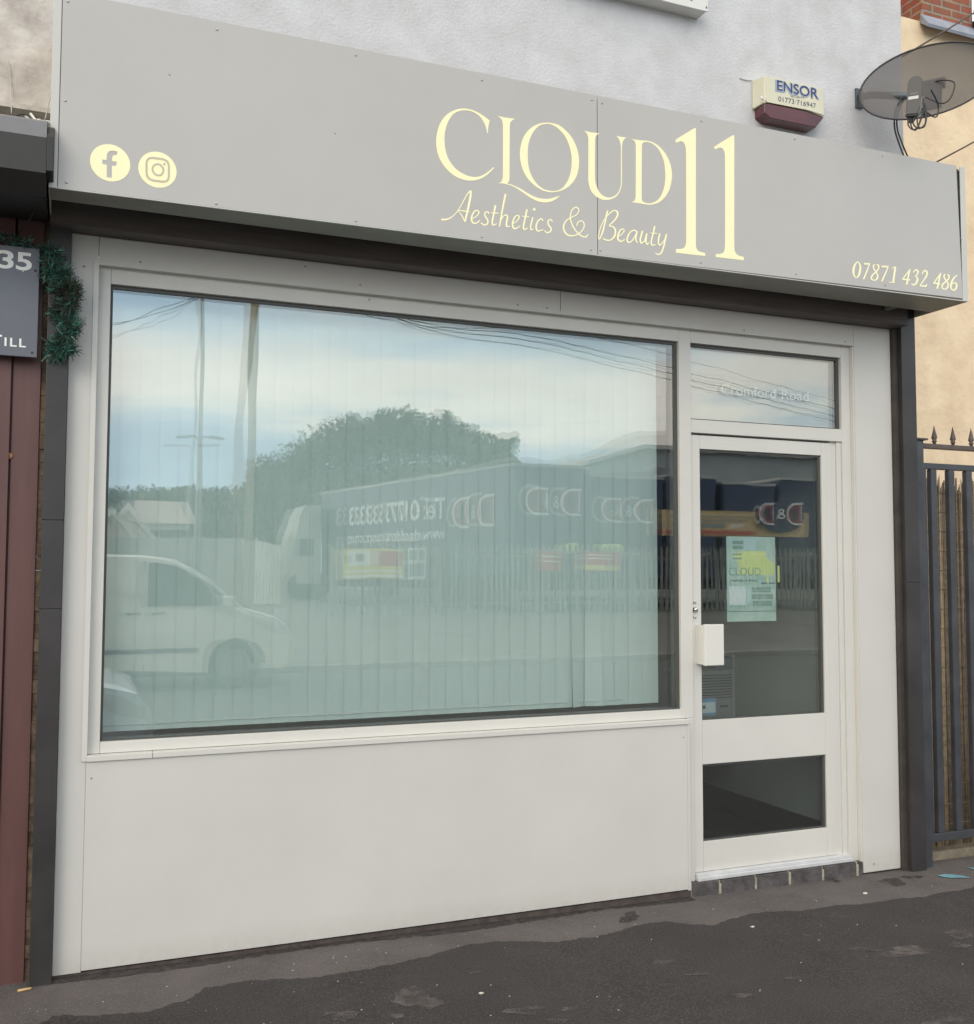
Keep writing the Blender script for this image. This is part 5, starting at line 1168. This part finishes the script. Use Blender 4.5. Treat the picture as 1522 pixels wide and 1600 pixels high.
low = [(vx-4.35, .12), (vx-3.85, .10)]+arc(vx-3.42, wz+.02, .40)+[(vx-1.2, .08)]+arc(vx-.80, wz+.02, .40)+[(vx-.22, .10), (vx-.02, .16)]
upper = [(vx+.02, .38), (vx-.01, .56), (vx-.10, .72), (vx-.30, .84), (vx-.55, .92), (vx-.72, .97), (vx-1.05, 1.26), (vx-1.38, 1.52), (vx-1.62, 1.63), (vx-2.0, 1.68), (vx-3.0, 1.70), (vx-4.2, 1.68), (vx-4.36, 1.55), (vx-4.42, .9), (vx-4.40, .3)]
prof_body([(x, z) for x, z in low+upper], vy-1.8, vy, .14, .95, silver, 'body', van)
def side(poly, m_, nm, off=.004, inset=.14, zw=.95, yy=None, parent=None):
    yy = vy if yy is None else yy
    mb = MB(); mb.fill([[(x, yy-max(0, z-zw)*inset+off, z) for x, z in smooth_loop([(p[0], p[1], 0) for p in poly], n=3, corner=40)] if 0 else [(x, yy-max(0, z-zw)*inset+off, z) for x, z in poly]]); return mb.build(nm, m_, parent or van)
side([(vx-1.98, .99), (vx-.82, .99), (vx-1.12, 1.24), (vx-1.40, 1.46), (vx-1.62, 1.55), (vx-1.9, 1.585), (vx-1.97, 1.56)], vglass, 'side_window')
for a, b, c in ((vx-2.02, .12, 1.6), (vx-3.0, .12, 1.62)): side([(a, b), (a+.012, b), (a+.012, c), (a, c)], trimk, 'door_gap', .005)
side([(vx-4.0, 1.0), (vx-3.2, 1.0), (vx-3.2, 1.45), (vx-4.0, 1.45)], silver, 'side_panel', .006)
side([(vx-3.0, .36), (vx-1.3, .36), (vx-1.3, .42), (vx-3.0, .42)], trimk, 'rub_strip', .012)
side([(vx-2.25, .87), (vx-2.05, .87), (vx-2.05, .905), (vx-2.25, .905)], trimk, 'handle', .015); side([(vx-1.93, .87), (vx-1.75, .87), (vx-1.75, .905), (vx-1.93, .905)], trimk, 'handle', .015)
side([(vx-.62, .82), (vx-.34, .76), (vx-.12, .66), (vx-.10, .56), (vx-.26, .60), (vx-.5, .70)], mat('headlamp_lens', (.85, .88, .88), .08, metal=.4), 'headlight', .01)
mb = MB(); mb.box(vx-1.02, vx-.86, vy+.01, vy+.2, .98, 1.13, bev=.03); mb.build('wing_mirror', silver, van)
mb = MB(); ws_ = [(vx-.80, .99), (vx-1.07, 1.24), (vx-1.38, 1.50)]
v_a = [mb.bm.verts.new((x+.02, vy-.12-max(0, z-.95)*.14, z+.02)) for x, z in ws_]; v_b = [mb.bm.verts.new((x+.02, vy-1.68+max(0, z-.95)*.14, z+.02)) for x, z in ws_]
for i in range(2): mb.bm.faces.new([v_a[i], v_a[i+1], v_b[i+1], v_b[i]])
mb.build('windscreen', vglass, van)
for x in (vx-3.42, vx-.80):
    wheel(van, x, vy-.03, wz+.02, wr*.93, 1, rimd); wheel(van, x, vy-1.77, wz+.02, wr*.93, -1, rimd)
# ---- pale blue car beside the photographer
CF = V(238, 1110, 8.75); cx, cyy = CF.x, CF.y
blue = mat('pale_blue_paint', (.76, .86, .94), .25, .02, 2, coat=.8)
car = empty('parked_car', (cx-2, cyy-.8, -.16), 'pale blue hatchback parked at the near kerb, its bonnet reflected low in the window', 'car')
low = [(cx-3.75, .02), (cx-3.5, .0)]+arc(cx-3.02, .10, .34)+[(cx-1.1, -.02)]+arc(cx-.72, .10, .34)+[(cx-.2, .0), (cx-.02, .06)]
upper = [(cx+.02, .22), (cx-.02, .36), (cx-.10, .47), (cx-.28, .55), (cx-.62, .62), (cx-1.0, .68), (cx-1.2, .78), (cx-1.75, 1.16), (cx-2.2, 1.26), (cx-3.1, 1.24), (cx-3.5, 1.10), (cx-3.78, .66), (cx-3.84, .3)]
prof_body(low+upper, cyy-1.65, cyy, .32, .62, blue, 'body', car)
def cside(poly, m_, nm, off=.006): side(poly, m_, nm, off, .32, .62, cyy, car)
cside([(cx-2.3, .74), (cx-1.35, .74), (cx-1.82, 1.08), (cx-2.3, 1.15)], vglass, 'side_window'); cside([(cx-3.3, .76), (cx-2.38, .74), (cx-2.38, 1.15), (cx-3.1, 1.12)], vglass, 'side_window')
cside([(cx-.50, .52), (cx-.22, .46), (cx-.05, .36), (cx-.06, .28), (cx-.3, .34)], bpy.data.materials['headlamp_lens'], 'headlight')
for x in (cx-3.02, cx-.72): wheel(car, x, cyy-.03, .08, .30, 1, steel); wheel(car, x, cyy-1.62, .08, .30, -1, steel)
